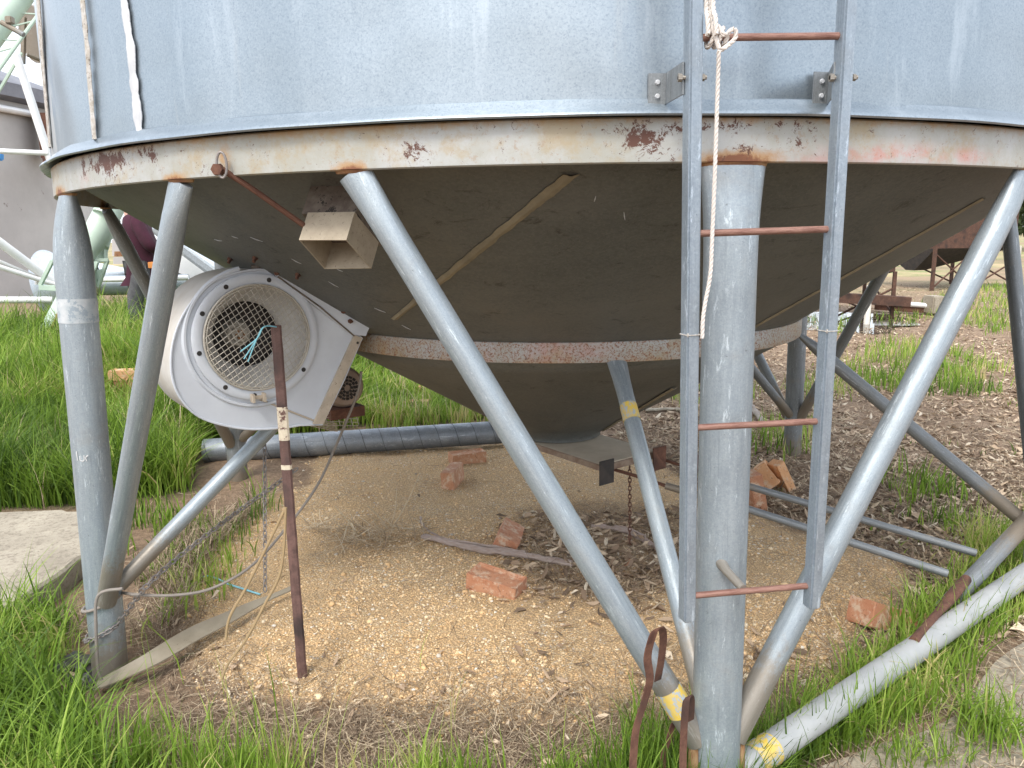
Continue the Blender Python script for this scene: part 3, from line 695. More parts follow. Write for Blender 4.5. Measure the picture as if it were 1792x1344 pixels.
# impeller
mb = MB(); mb.lathe([(.0, -.17), (.165, -.17), (.165, -.175), (0, -.175)], FC, 48, rot=FR)
for i in range(36):
    a = 2*math.pi*i/36; c = fw2(.145*math.cos(a), .145*math.sin(a), -.14)
    m = (FM @ Matrix.Rotation(a+.7, 3, 'Z')).to_4x4(); mb.box(c, (.032, .002, .06), m)
imp = mb.build('impeller', M_DARK, fan, 0)
MB().lathe([(0, -.118), (.026, -.118), (.03, -.122), (.03, -.13), (.042, -.135), (.046, -.15), (.052, -.165), (.052, -.172)], FC+fu*-.02, 40, rot=FR).build('hub', M_DUSTM, imp)
for i in range(6):
    a = i*math.pi/3; MB().lathe([(0, .004), (.005, .004), (.005, -.002)], fw2(-.02+.014*math.cos(a), .014*math.sin(a), -.116), 6, rot=FR).build('hub_bolt', M_RUSTO, imp)
# wire guard
mb = MB(); Rg = .186; tilt = R(33)
for s_ in (0, 1):
    a = tilt if s_ == 0 else tilt+R(82)
    da = V((math.cos(a), math.sin(a), 0)); db = V((-math.sin(a), math.cos(a), 0))
    for i in range(-10, 11):
        o_ = i*.0185; hl = math.sqrt(max(Rg*Rg-o_*o_, 0))
        if hl < .02: continue
        k = 6; pts = []
        for j in range(k+1):
            q = da*(hl*(2*j/k-1))+db*(o_+.0012*math.sin(j*1.3+i)); q.z = .024+s_*.0018+.006*(1-(q.x**2+q.y**2)/Rg**2); pts.append(FC+FM@q)
        mb.tube(pts, .00125, 4, cap=False)
gd_ = mb.build('wire_guard', M_WIRE, fan, 0)
mb = MB(); mb.tube([fw2(Rg*math.cos(a), Rg*math.sin(a), .022) for a in np.linspace(0, 2*math.pi, 73)[:-1]], .0042, 8, closed=True)
mb.tube([fw2((Rg-.008)*math.cos(a), (Rg-.008)*math.sin(a), .024+.001*math.sin(a*20)) for a in np.linspace(0, 2*math.pi, 73)[:-1]], .0022, 6, closed=True); mb.build('guard_rim', M_WIRE, gd_)
mb = MB(); c = fw2(-.02, -.212, .03); mb.box(c+fu*-.02, (.008, .03, .03), FM.to_4x4()).box(c+fu*.02, (.008, .03, .03), FM.to_4x4()).box(c+fn*-.008, (.05, .012, .006), FM.to_4x4()); mb.build('guard_clip', M_FANB, gd_, 0)
# seam bead on the lower plate, beige outlet edge, adaptor to the hopper
mb = MB(); mb.tube(straight(FP(432, 690, .003), FP(562, 741, .003), 10), .0035, 6).build('lap_seam', M_FANB, housing)
e = [FP(*q, .012) for q in ((549, 742), (566, 742), (634, 592), (621, 586))]
mb = MB(); mb.prism(e, -fn*(DF+.02)); edge = mb.build('outlet_flange', M_FANB, fan, 20)
MB().lathe([(0, .001), (.005, .001), (.005, -.001)], FP(626, 600, .013), 12, rot=FR).build('bolt_hole', M_DARK, edge)
e = [FP(*q, .03) for q in ((484, 482), (500, 462), (650, 566), (640, 588), (618, 586))]
mb = MB(); mb.prism(e, -fn*(DF+.04)); ad = mb.build('hopper_adaptor', M_FAN, fan, 20)
mb = MB(); mb.tube([FP(440, 468, -.02), FP(497, 464, .018), FP(572, 515, .02), FP(650, 570, .02)], .009, 6).build('adaptor_gasket', M_DUCTD, ad)
mb = MB(); mb.tube([FP(486, 484, .03), FP(560, 537, .031), FP(620, 588, .03)], .0032, 6).build('adaptor_seam', M_DUCTD, ad)
for px, py in ((483, 478), (521, 480), (548, 506), (600, 545), (612, 562)):
    p = FP(px, py, .034); MB().tube([p-fn*.01, p+fn*.022], .0045, 8).tube([p+fn*.001, p+fn*.008], .009, 6).build('bolt', M_RUST, ad, 20)
for px, py in ((403, 452), (447, 450), (522, 479)):
    _, _, p = hit_cone(px, py); MB().tube([p, p+nd*.02], .006, 8).tube([p+nd*.0, p+nd*.008], .010, 6).build('bolt', M_RUST, ad, 20)
# motor behind
dm = -.34; mc = FP(607, 679, dm); mb = MB()
mb.lathe([(0, .0), (.03, .002), (.075, -.004), (.088, -.02), (.092, -.05), (.092, -.24), (0, -.24)], mc, 40, rot=FR); motor = mb.build('motor', M_MOTOR, fan, 40)
mb = MB()
for r_, n_ in ((.048, 16), (.034, 12), (.02, 8)):
    for i in range(n_):
        a = 2*math.pi*i/n_; c = mc+fn*.0055*(1 if r_ < .04 else .6)+fu*r_*math.cos(a)+fv*r_*math.sin(a)
        mb.box(c, (.010, r_*4.2/n_, .006), (FM@Matrix.Rotation(a, 3, 'Z')).to_4x4())
mb.build('cooling_slots', M_DARK, motor, 0)
mb = MB(); mb.box(mc-fn*.1-fv*.112, (.16, .045, .2), FM.to_4x4()); mb.build('motor_mount', M_RUST, fan, 0)
mb = MB()
for i in range(7): q = FP(556+i*11, 722, dm-.02); mb.tube([q, q+V((.012, 0, -.055))], .0018, 5)
for i in range(4): mb.tube([FP(553, 723+i*7, dm-.02), FP(627, 727+i*6, dm-.02)], .0018, 5)
mb.build('belt_guard', M_WIRE, fan, 0)
mb = MB()
for i in range(6): mb.tube([FP(505, 722+i*3, -.05), FP(590, 742+i*2.6, -.2)], .0022, 5)
mb.build('mesh_strip', M_FANB, fan, 0)

# ------------------------------------------------------------ ropes, chains, post
def twisted(path, rad, strands=3, pitch=.03):
    pts = smooth_path(path, 1) if False else path; L = [0]
    for i in range(1, len(pts)): L.append(L[-1]+(pts[i]-pts[i-1]).length)
    N = int(L[-1]/(pitch/7)); mb = MB()
    import bisect
    def at(s):
        j = min(max(bisect.bisect(L, s)-1, 0), len(pts)-2); t = (s-L[j])/max(L[j+1]-L[j], 1e-9); return pts[j].lerp(pts[j+1], t), (pts[j+1]-pts[j]).normalized()
    for k in range(strands):
        q = []
        for i in range(N+1):
            p, d = at(L[-1]*i/N); u = V((1, 0, 0)) if abs(d.x) < .8 else V((0, 1, 0)); u = (u-d*u.dot(d)).normalized(); v_ = d.cross(u)
            a = 2*math.pi*(i/7+k/strands); q.append(p+u*math.cos(a)*rad*.5+v_*math.sin(a)*rad*.5)
        mb.tube(q, rad*.56, 6)
    return mb
RY = 1.56
rope = thing('rope', LP(1255, 66, -1), 'white twisted rope knotted round the top rung and hanging down beside the ladder', 'rope')
tw = twisted(smooth_path([P(1258, 88, RY-.01), P(1256, 150, RY), P(1251, 300, RY), P(1246, 420, RY), P(1243, 480, RY), P(1234, 530, RY), P(1230, 560, RY), P(1229, 592, RY)], 8), .0042); tw.build('hanging_end', M_ROPE, rope)
for dx, dy in ((0, 0), (6, .01), (14, -.008)):
    tw = twisted(smooth_path([P(1235+dx*1.6, -330, 1.6+dy), P(1235+dx*.9, -20, 1.59+dy), P(1238+dx, 30, 1.57+dy), P(1240+dx, 60, 1.565+dy)], 8), .0046); tw.build('standing_strand', M_ROPE, rope)
def coil(c, r1, r2, tl_, n=2):
    pts = []
    for i in range(24*n+1):
        a = 2*math.pi*i/24; pts.append(c+V((tl_*(i/(24*n)-.5)*2+math.sin(a)*.004, -math.cos(a)*r1, math.sin(a)*r2)))
    return pts
kc = LP(1252, 66, -1)
twisted(coil(kc, .015, .017, .020, 3), .0046).build('knot', M_ROPE, rope)
twisted(smooth_path([kc+V((.0, -.014, .018)), kc+V((.012, -.02, .0)), kc+V((.03, -.018, .012)), kc+V((.034, -.016, -.004)), kc+V((.018, -.02, -.02)), kc+V((.004, -.022, -.026)), kc+V((-.004, -.02, -.006)), kc+V((-.012, -.016, .016))], 8), .0046).build('knot', M_ROPE, rope)

def chain_mb(path, lk=.030, wd=.011, wr=.0028):
    mb = MB(); L = [0]
    for i in range(1, len(path)): L.append(L[-1]+(path[i]-path[i-1]).length)
    n = int(L[-1]/(lk*.74)); import bisect
    for i in range(n):
        s = L[-1]*(i+.5)/n; j = min(max(bisect.bisect(L, s)-1, 0), len(path)-2); p = path[j].lerp(path[j+1], (s-L[j])/max(L[j+1]-L[j], 1e-9)); d = (path[j+1]-path[j]).normalized()
        u = V((0, 0, 1)) if abs(d.z) < .8 else V((1, 0, 0)); u = (u-d*u.dot(d)).normalized(); w_ = d.cross(u)
        t = R(20) if i % 2 else R(110); sd_ = u*math.cos(t)+w_*math.sin(t)
        mb.tube([p+d*(lk/2)*math.cos(a)+sd_*wd*math.sin(a)*.8 for a in np.linspace(0, 2*math.pi, 13)[:-1]], wr, 6, closed=True)
    return mb
LX = wp(TH0-60, 2.15, .1)
def around(zc, rad=.066, a0=0, a1=360, n=20, tilt=0.):
    c = wp(TH0-60, 2.148, zc); return [c+V((rad*math.cos(R(a)), rad*math.sin(R(a)), tilt*math.cos(R(a)))) for a in np.linspace(a0, a1, n)]
cp = around(.13, a0=150, a1=330, tilt=.03)+[V(q) for q in smooth_path([P(250, 1032, 2.47), P(300, 985, 2.6), P(370, 930, 2.8), P(430, 885, 3.0), P(480, 850, 3.1), P(520, 820, 3.15)], 6)]
tag(chain_mb(cp).build('chain', M_CHAIN, smooth=0), 'long grey chain looped round the left leg foot and rising to the fan', 'chain')
cp = straight(P(463, 770, 2.95), P(464, 1035, 2.75), 10)
tag(chain_mb(cp, .028, .009, .0024).build('chain', M_CHAIN, smooth=0), 'short grey chain hanging straight down between leg and rusty post', 'chain')
cp = straight(G(1102, 815, .44), P(1102, 1000, G(1102, 815, .44).y-.05), 10)
tag(chain_mb(cp, .026, .009, .0026).build('chain', M_RUST, smooth=0), 'rusty chain hanging from the slide gate below the hopper outlet', 'chain')
cab = around(.235, .064, 60, 420, 24, .02)+smooth_path([P(232, 1040, 2.48), P(300, 1042, 2.5), P(370, 1030, 2.55), P(440, 990, 2.65), P(500, 925, 2.85), P(555, 850, 3.0), P(590, 775, 3.02), P(625, 690, 3.0), P(632, 650, 3.0)], 6)
tag(MB().tube(cab, .0055, 8).build('cable', M_CABLE), 'grey electric cable tied round the left leg and rising to the fan motor', 'cable')
cab = smooth_path([P(215, 1030, 2.42), P(172, 1042, 2.43), P(168, 1100, 2.42), P(172, 1170, 2.42), P(178, 1190, 2.42)], 6)
tag(MB().tube(cab, .0055, 8).build('cable', M_CABLE), 'grey cable end hanging down the left leg into the grass', 'cable')
for pts, lb in (([(500, 888), (470, 950), (430, 1030), (402, 1080), (395, 1120)], 'brown cord slanting from the post, the left one of two'), ([(500, 888), (497, 960), (488, 1010), (462, 1060), (430, 1120), (400, 1160), (388, 1190)], 'brown cord falling from the post down past the curved strip, the right one of two')):
    ys = np.linspace(2.2, 2.18, len(pts)); tag(MB().tube(smooth_path([P(a, b, y) for (a, b), y in zip(pts, ys)], 6), .0042, 6).build('cord', M_ROPEB), lb, 'cord')
tw_ = [GT(x, y, .012) for x, y in ((345, 1012), (365, 1008), (385, 1015), (400, 1022), (430, 1032), (455, 1040))]
tag(MB().tube(smooth_path(tw_, 6), .004, 6).build('twine', M_TWINE), 'blue baling twine lying on the gravel beside the left leg', 'twine')

pb = GT(531, 1192, -.02); pt_ = P(484, 569, pb.y+.03)
post = thing('steel_post', pb, 'rusty steel post standing in the gravel in front of the fan', 'post')
mb = MB(); d = (pt_-pb).normalized(); ux = V((1, 0, 0)); ux = (ux-d*ux.dot(d)).normalized(); uy = d.cross(ux)
sec = [(-.017, -.008), (-.004, -.014), (.012, -.012), (.017, -.006), (.004, -.004), (.003, .016), (-.003, .016), (-.005, .0)]
g0 = [pb+ux*a+uy*b for a, b in sec]; N_ = 30; vs = []
for i in range(N_+1):
    for a, b in sec: vs.append(pb.lerp(pt_, i/N_)+ux*(a+.0006*math.sin(i*2.1))+uy*b)
ns = len(sec); fs = [(i*ns+k, i*ns+(k+1) % ns, (i+1)*ns+(k+1) % ns, (i+1)*ns+k) for i in range(N_) for k in range(ns)]+[tuple(range(ns)), tuple(N_*ns+k for k in range(ns))]
mb.add(vs, fs); mb.build('shaft', M_POST, post, 25)
def pband(t0, t1): 
    mb = MB(); vs = []
    for t in (t0, t1):
        for a, b in sec: vs.append(pb.lerp(pt_, t)+ux*a*1.05+uy*b*1.05)
    mb.add(vs, [(k, (k+1) % ns, ns+(k+1) % ns, ns+k) for k in range(ns)]); mb.build('paint_band', M_CREAM, post, 0)
pband(.695, .785); pband(.615, .628)
tp = P(474, 568, pt_.y-.02)
bt = thing('twine', tp, 'light blue twine tied to the top of the rusty post', 'twine')
for ex_, ey_ in ((427, 628), (421, 615), (434, 633)):
    MB().tube(smooth_path([P(484, 572, pt_.y-.03), P(462, 572, pt_.y-.02), P(450, 592, pt_.y-.02), P(ex_, ey_, pt_.y-.02)], 5), .0022, 6).build('strand', M_TWINE, bt)

# rusty straps at the front leg
def strap(pts, wd, label):
    g = []
    for i, (p, wv) in enumerate(pts): g.append([p-wv*wd/2, p+wv*wd/2])
    return tag(MB().sheet(g, .003).build('steel_strap', M_RUST, smooth=40), label, 'strap')
def strap_path(l, wd, label):
    pts = smooth_path([P(a, b, y) for a, b, y in l], 6); out = []
    for i, p in enumerate(pts):
        t = i/(len(pts)-1); out.append((p, V((math.cos(.9*t-.35)*.9, .55, 0)).normalized()))
    strap(out, wd, label)
strap_path([(1105, 1420, 1.56), (1112, 1290, 1.60), (1128, 1230, 1.62), (1138, 1190, 1.62), (1134, 1150, 1.61), (1145, 1108, 1.60), (1155, 1098, 1.62), (1160, 1112, 1.65), (1157, 1150, 1.67), (1150, 1190, 1.68)], .022, 'rusty bent steel strap looped over the yellow marked brace')
strap_path([(1196, 1460, 1.56), (1196, 1330, 1.60), (1200, 1240, 1.62), (1205, 1218, 1.64), (1209, 1226, 1.67), (1208, 1260, 1.68)], .021, 'upright rusty steel strap leaning against the front leg')
strap_path([(1165, 1420, 1.7), (1160, 1340, 1.72), (1172, 1290, 1.74), (1180, 1265, 1.75)], .02, 'dark rusty strap end low in the grass behind the other straps')

# curved strip by the left leg
ax_ = smooth_path([GT(166, 1216, .0), GT(260, 1172, .05), GT(340, 1125, .04), GT(400, 1095, .03), GT(455, 1066, .02), GT(512, 1040, .015)], 6)
g = []; nA = len(ax_)
for i, p in enumerate(ax_):
    t = i/(nA-1); d = (ax_[min(i+1, nA-1)]-ax_[max(i-1, 0)]).normalized(); s_ = V((-d.y, d.x, 0)).normalized(); wd = .008+.023*math.sin(math.pi*min(1, t*1.15+.02))**.6*(1-.55*t)
    g.append([p+s_*wd*q+V((0, 0, .35*wd*q*q+.0*q + .62*wd*q + .028)) for q in (-1, -.6, -.2, .2, .6, 1)])
tag(MB().sheet(g, -.005).build('curved_strip', M_PVC, smooth=60), 'long curved beige strip lying on the ground against the left leg', 'strip')

# spiral pipe
pa = GT(352, 812); pbb = GT(905, 778); pa = pa+V((0, .07, .07)); pbb = pbb+V((0, .06, .085))
M_ROOFD = m_plain('dark_seam', (.10, .12, .14), (.07, .08, .09), 20, .5, .3)
M_PIPE = galv('spiral_duct_steel', (.20, .225, .255), (.32, .35, .385), .45, .5, 45, damt=.3)
sp_ = thing('spiral_pipe', (pa.x, pa.y, 0), 'long grey spiral seamed steel pipe lying along the back of the gravel', 'pipe')
Lp = (pbb-pa).length; N_ = int(Lp/.01); pts = straight(pa, pbb+(pbb-pa).normalized()*.3, N_); rr_ = [.082]*(N_+1)
MB().tube(pts, rr_, 36, cap=False).build('pipe_shell', M_PIPE, sp_, 50)
dp = (pbb-pa).normalized(); up_ = V((0, 0, 1)); up_ = (up_-dp*up_.dot(dp)).normalized(); vp_ = dp.cross(up_); nsp = int(Lp/.13*28)
MB().tube([pa+dp*(.13*i/28)+(up_*math.cos(2*math.pi*i/28)+vp_*math.sin(2*math.pi*i/28))*.083 for i in range(nsp)], .0020, 5).build('lock_seam', M_ROOFD, sp_, 50)
MB().tube(pts, [.078]*(N_+1), 24, cap=False).build('pipe_lining', M_DARK, sp_, 50)

# ------------------------------------------------------------ bricks
def brick_mesh(name, sz=(.23, .11, .076), m=M_BRICK, seed=1, frog=True):
    rnd = random.Random(seed); bm = bmesh.new(); bmesh.ops.create_cube(bm, size=1)
    for q in bm.verts: q.co = V((q.co.x*sz[0], q.co.y*sz[1], q.co.z*sz[2]))
    if frog:
        top = [f for f in bm.faces if f.normal.z > .9][0]; r_ = bmesh.ops.inset_individual(bm, faces=[top], thickness=.022); bmesh.ops.translate(bm, verts=top.verts, vec=(0, 0, -.012))
    bmesh.ops.bevel(bm, geom=bm.edges[:], offset=.003, segments=1, affect='EDGES')
    bmesh.ops.subdivide_edges(bm, edges=bm.edges[:], cuts=2, use_grid_fill=True)
    for q in bm.verts:
        q.co += V((rnd.uniform(-1, 1), rnd.uniform(-1, 1), rnd.uniform(-1, 1)))*.0013
        q.co.z += sz[2]/2
    me = bpy.data.meshes.new(name); bm.to_mesh(me); bm.free()
    at = me.attributes.new('tc', 'FLOAT_VECTOR', 'POINT'); co = np.zeros(len(me.vertices)*3, 'f'); me.vertices.foreach_get('co', co); at.data.foreach_set('vector', co+seed)
    me.materials.append(m); return me
def brick(me, loc, rot, label, group=None, sc_=1):
    o = bpy.data.objects.new('brick', me); C.objects.link(o); o.location = loc; o.rotation_euler = [R(a) for a in rot]; o.scale = (sc_,)*3 if not isinstance(sc_, tuple) else sc_
    return tag(o, label, 'brick', group or 'loose bricks lying about under the silo')
bmA = brick_mesh('brick', seed=1); bmB = brick_mesh('brick', seed=2, m=M_BRICKO); bmC = brick_mesh('brick', seed=3, frog=False)
def gp(px, py, off=0.): q = GT(px, py); return (q.x, q.y, q.z+off)
brick(bmA, gp(818, 808, -.005), (0, 0, 22), 'red brick lying flat at the back of the gravel next to the pipe')
brick(bmC, gp(782, 846, .045), (86, 0, 78), 'red brick with its end towards us, leaning on the brick by the pipe')
brick(bmC, gp(884, 946, -.015), (28, 0, 82), 'reddish brick half sunk in the gravel behind the long strip of bark')
brick(bmA, gp(868, 1030, -.01), (4, 6, -28), 'red brick lying in front of the long strip of bark')
brick(bmC, gp(1308, 892, .09), (0, 78, 10), 'brick standing in the gravel just right of the front leg')
brick(bmB, gp(1330, 866, .10), (50, 12, 70), 'orange brick tilted up, the left one of the leaning pair', sc_=(1.1, 1.3, 1.1))
brick(bmB, gp(1362, 862, .07), (-12, 62, 15), 'orange brick propped against its neighbour, the right one of the leaning pair', sc_=(1, .8, .8))
brick(bmC, gp(1530, 1092, -.02), (-12, 24, 20), 'broken half brick tilted in the gravel near the ground tube', sc_=(.8, 1.1, 1.3))
brick(bmC, gp(1572, 1096, -.015), (0, 8, -12), 'red brick partly buried behind the rusty link of the ground tube', sc_=(1, .9, .9))
brick(bmC, gp(1094, 985, -.02), (60, 0, 75), 'small broken brick piece among dry leaves behind the diagonal brace', sc_=(.35, .35, .5))
brick(bmC, gp(728, 716, .0), (0, 0, 4), 'red brick lying in the grass beyond the pipe', sc_=(1.1, 1, 1))
brick(bmB, gp(735, 700, .05), (0, 75, 90), 'pointed brick shard upright on the brick beyond the pipe', sc_=(.7, .2, .5))
bx, by, bz = gp(236, 700, 0)
for i, (dx, dy, dz, rz_, lb) in enumerate(((0, 0, .0, 3, 'left brick in the bottom row of the stack in the grass left of the fan'), (.26, .02, .0, -4, 'right brick in the bottom row of the stack in the grass left of the fan'), (.03, .0, .078, 6, 'left brick in the middle row of the stack in the grass left of the fan'), (.28, .03, .078, 2, 'right brick in the middle row of the stack in the grass left of the fan'), (.06, .0, .156, 9, 'orange brick on top of the stack in the grass left of the fan'))):
    brick((bmB if i == 4 else bmA), (bx+dx-.1, by+dy, bz+dz+.02), (0, 0, rz_), lb, 'stacked bricks in the grass', 1.15)
brick(bmA, gp(60, 715, .06), (0, 10, 30), 'orange brick hidden in tall grass left of the left leg')
brick(bmC, gp(243, 590, .14), (0, 0, 20), 'grey weathered block in the grass beside the fan')

# bark strips, sticks
def rough_strip(pix, r0, r1, name, label, cat, m=M_BARK, off=.015, seed=0):
    rn = random.Random(seed); pts = smooth_path([GT(x, y, off) for x, y in pix], 8); n = len(pts)
    rr_ = [((r0+(r1-r0)*i/n)*(1+.25*rn.uniform(-1, 1)), (r0+(r1-r0)*i/n)*.55*(1+.3*rn.uniform(-1, 1))) for i in range(n)]
    pts = [p+V((rn.uniform(-1, 1), rn.uniform(-1, 1), rn.uniform(-.5, 1)))*.003 for p in pts]
    mb = MB().tube(pts, rr_, 8, up=(0, 1, 0))
    if name == 'bark_strip':
        for k in range(3):
            o_ = V((0, (k-1)*.022, .004*k)); mb.tube([p+o_+V((0, .01*math.sin(i*.35+k), 0)) for i, p in enumerate(pts)][k*3:n-k*4], [.006+.003*rn.random() for _ in pts][k*3:n-k*4], 5)
    return tag(mb.build(name, m, smooth=50), label, cat)
rough_strip([(740, 938), (790, 950), (850, 962), (920, 972), (1000, 984)], .022, .014, 'bark_strip', 'long grey strip of bark lying across the gravel between two bricks', 'bark', seed=3)
rough_strip([(1035, 920), (1090, 928), (1130, 945), (1170, 975)], .014, .010, 'bark_strip', 'dark strip of bark curving through the dry leaves behind the front brace', 'bark', seed=4)
rough_strip([(735, 905), (745, 925), (780, 945)], .006, .004, 'stick', 'forked dead stick on the gravel left of the bark strip', 'stick', seed=5)
rough_strip([(1225, 680), (1262, 690), (1300, 700), (1322, 720), (1336, 742)], .035, .02, 'fallen_branch', 'dark crooked branch lying on leaf litter behind the front leg', 'branch', m=M_TRUNK, off=.05, seed=6)
rough_strip([(1640, 790), (1690, 830), (1722, 870)], .006, .006, 'stick', 'thin dead stick on the leaf litter between the two right braces', 'stick', seed=7)
def upstick(a, b, yy, label, r0=.004):
    p = GT(*a); q = P(*b, p.y+yy); tag(MB().tube(smooth_path([p, p.lerp(q, .5)+V((.01, 0, 0)), q], 4), [r0*(1-.06*i) for i in range(9)], 6).build('dry_stalk', m_plain('stalk', (.50, .40, .27), (.40, .31, .2))), label, 'stalk')
upstick((686, 925), (733, 832), .03, 'tall pale dry stalk leaning right on the gravel')
upstick((684, 922), (694, 855), .0, 'short pale dry stalk standing upright beside the leaning one')
upstick((678, 925), (643, 885), .0, 'pale dry stalk leaning left in the dead clump')
upstick((628, 942), (586, 885), .02, 'pale dry stalk leaning left at the edge of the dead clump')

# concrete
def slab(px, z, th, name, label):
    top = [G(x, y, z) for x, y in px]; n = len(top); pts = []
    for i in range(n):
        a, b = top[i], top[(i+1) % n]; k = max(1, int((b-a).length/.06))
        for j in range(k):
            p = a.lerp(b, j/k); s_ = .035*(fbm(p.x*14, p.y*14, 2)-.5)*2; pts.append(p+V((s_, s_, 0)))
    c = sum(pts, V())/len(pts); n = len(pts); rings = [[p for p in pts]]
    mb = MB(); lower = [p+V((0, 0, -th)) for p in pts]; inner = [p+(c-p).normalized()*.012+V((0, 0, 0)) for p in pts]; edge_ = [p+V((0, 0, -.012)) for p in pts]
    mb.add(inner+edge_+lower, [tuple(range(n))]+[(i, (i+1) % n, n+(i+1) % n, n+i) for i in range(n)]+[(n+i, n+(i+1) % n, 2*n+(i+1) % n, 2*n+i) for i in range(n)])
    return tag(mb.build(name, M_CONC, smooth=30), label, 'slab')
slab([(-420, 893), (60, 893), (204, 896), (200, 940), (152, 965), (95, 1008), (-30, 1085), (-420, 1200)], .10, .16, 'concrete_slab', 'pale concrete slab with a broken edge lying left of the left leg')
slab([(1905, 1050), (1800, 1115), (1745, 1150), (1712, 1190), (1700, 1225), (1640, 1270), (1520, 1310), (1400, 1360), (1330, 1500), (1905, 1600)], .015, .12, 'concrete_slab', 'cracked concrete slab edge covered in straw at the bottom right corner')
rough_strip([(1130, 718), (1180, 716), (1205, 722)], .03, .02, 'pale_log', 'pale flat log behind the slide gate', 'log', m=M_CONC, off=.02, seed=9)

# crumpled black plastic by the left leg
rn_ = random.Random(5)
for (px, py, sz, lb) in ((133, 1168, .10, 'crumpled black plastic lump in the hollow left of the left leg'), (158, 1192, .07, 'small black plastic scrap against the foot of the left leg')):
    bm = bmesh.new(); bmesh.ops.create_icosphere(bm, subdivisions=3, radius=sz); c = GT(px, py, .0)
    for q in bm.verts: q.co = V((q.co.x*1.1, q.co.y*.7, q.co.z*.45))*(1+.35*(float(vn(q.co.x*40+5, q.co.y*40+q.co.z*60))-.5)*2)
    bm.verts.index_update(); mb = MB(); mb.add([c+q.co for q in bm.verts], [[q.index for q in f.verts] for f in bm.faces]); bm.free()
    tag(mb.build('black_plastic', m_plain('black_plastic', (.015, .015, .016), (.05, .045, .04), 20, .35, 0, .3), smooth=20), lb, 'plastic scrap', 'black plastic by the left leg')
# pale scratches on the hopper
mb = MB()
for px, py, L_, dy in ((375, 418, 14, 3), (405, 412, 12, 4), (438, 414, 22, 8), (510, 452, 18, 9), (575, 492, 18, 10), (655, 538, 20, 8), (703, 568, 16, 8), (1040, 352, 3, -10), (1092, 370, 2, 14), (590, 470, 10, 4)):
    a_ = hit_cone(px, py)[2]+nd*.002; b_ = hit_cone(px+L_, py+dy)[2]+nd*.002; mb.tube([a_, a_.lerp(b_, .5)+nd*.001, b_], [.0006, .0016, .0006], 4)
mb.build('scratches', M_CAULK, hop, 0)
# scribbled white marks on the left leg and the hopper strut
legL = legs[-1]
def scribble(strokes, y, par, name='paint_mark', r_=.0016):
    mb = MB()
    for st_ in strokes: mb.tube(smooth_path([P(a, b, y) for a, b in st_], 4), r_, 5)
    mb.build(name, M_WPNT2, par, 0)
M_WPNT2 = m_plain('chalk_white', (.75, .75, .73), (.6, .6, .6), 30, .8)
yl_ = min(p[1] for p in [wp(TH0-60, 2.13, .9)])-.058
scribble([[(134, 790), (136, 806)], [(140, 798), (141, 806), (147, 806), (147, 797)], [(154, 797), (150, 801), (152, 807)]], yl_, legL)
# ------------------------------------------------------------ vegetation and litter (uncountable)
def scatter(n, x0, x1, y0, y1, mask, power=1.6):
    u = rng.random(n); a = 1-power
    y = (y0**a+u*(y1**a-y0**a))**(1/a) if abs(a) > 1e-6 else y0*(y1/y0)**u
    x = x0+(x1-x0)*rng.random(n)
    k = mask(x, y) > rng.random(n); return x[k], y[k]
def persp_scatter(n, y0, y1, mask, power=1.4, xl_=-.80, xr_=.80):
    a = 1-power; u = rng.random(n); y = (y0**a+u*(y1**a-y0**a))**(1/a)
    x = (xl_+(xr_-xl_)*rng.random(n))*(y+.35); k = mask(x, y) > rng.random(n); return x[k], y[k]
def blades(name, x, y, h, wd, mat, bend=.5, label=None, lean=None, seg=4, z0=0., kind='stuff', hj=.35):
    n = len(x)
    if n == 0: return
    z = H(x, y)+z0; h = h*(1+hj*rng.normal(size=n)).clip(.25, 2.2); wd = wd*(.6+.8*rng.random(n)); az = 2*math.pi*rng.random(n)
    bx_, by_ = np.cos(az), np.sin(az); face = az+math.pi/2+.8*rng.normal(size=n); fx, fy = np.cos(face), np.sin(face)
    bd = bend*(.25+1.1*rng.random(n)**1.3); vs = np.zeros((n, 2*seg+1, 3))
    st = .12*rng.normal(size=n)
    for i in range(seg+1):
        t = i/seg; hh = h*(t-.32*bd*t*t); off = h*(bd*.75*t**2+.18*t*st); px_ = x+bx_*off+.05*h*t*np.sin(az*7); py_ = y+by_*off; w_ = wd*(1-t**1.6)*.5*(.55+.9*min(t*3, 1)*.5)
        if i < seg:
            vs[:, 2*i] = np.c_[px_-fx*w_, py_-fy*w_, z+hh]; vs[:, 2*i+1] = np.c_[px_+fx*w_, py_+fy*w_, z+hh]
        else: vs[:, 2*i] = np.c_[px_, py_, z+hh]
    k = 2*seg+1; base = np.arange(n)*k; quads = np.stack([np.stack([base+2*i, base+2*i+1, base+2*i+3, base+2*i+2], 1) for i in range(seg-1)], 1).reshape(-1)
    tri = np.stack([base+2*seg-2, base+2*seg-1, base+2*seg], 1).reshape(-1); nq = n*(seg-1)
    flat = np.concatenate([quads, tri]); starts = np.concatenate([np.arange(nq)*4, nq*4+np.arange(n)*3]); tot = np.concatenate([np.full(nq, 4), np.full(n, 3)])
    me = bpy.data.meshes.new(name); fast_mesh(me, vs.reshape(-1, 3), flat, starts, tot)
    cl = (fbm(x*2.3, y*2.3, 3)-.5)*1.6; tint = np.clip(.5+cl+.22*rng.normal(size=n), 0, 1)
    a = me.attributes.new('tint', 'FLOAT', 'POINT'); a.data.foreach_set('value', np.repeat(tint, k).astype('f'))
    tt = np.tile(np.array([i//2/seg for i in range(2*seg)]+[1.]), n); a = me.attributes.new('along', 'FLOAT', 'POINT'); a.data.foreach_set('value', tt.astype('f'))
    me.materials.append(mat); me.shade_smooth(); o = bpy.data.objects.new(name, me); C.objects.link(o); tag(o, label, 'grass' if kind == 'stuff' else None, kind=kind); return o
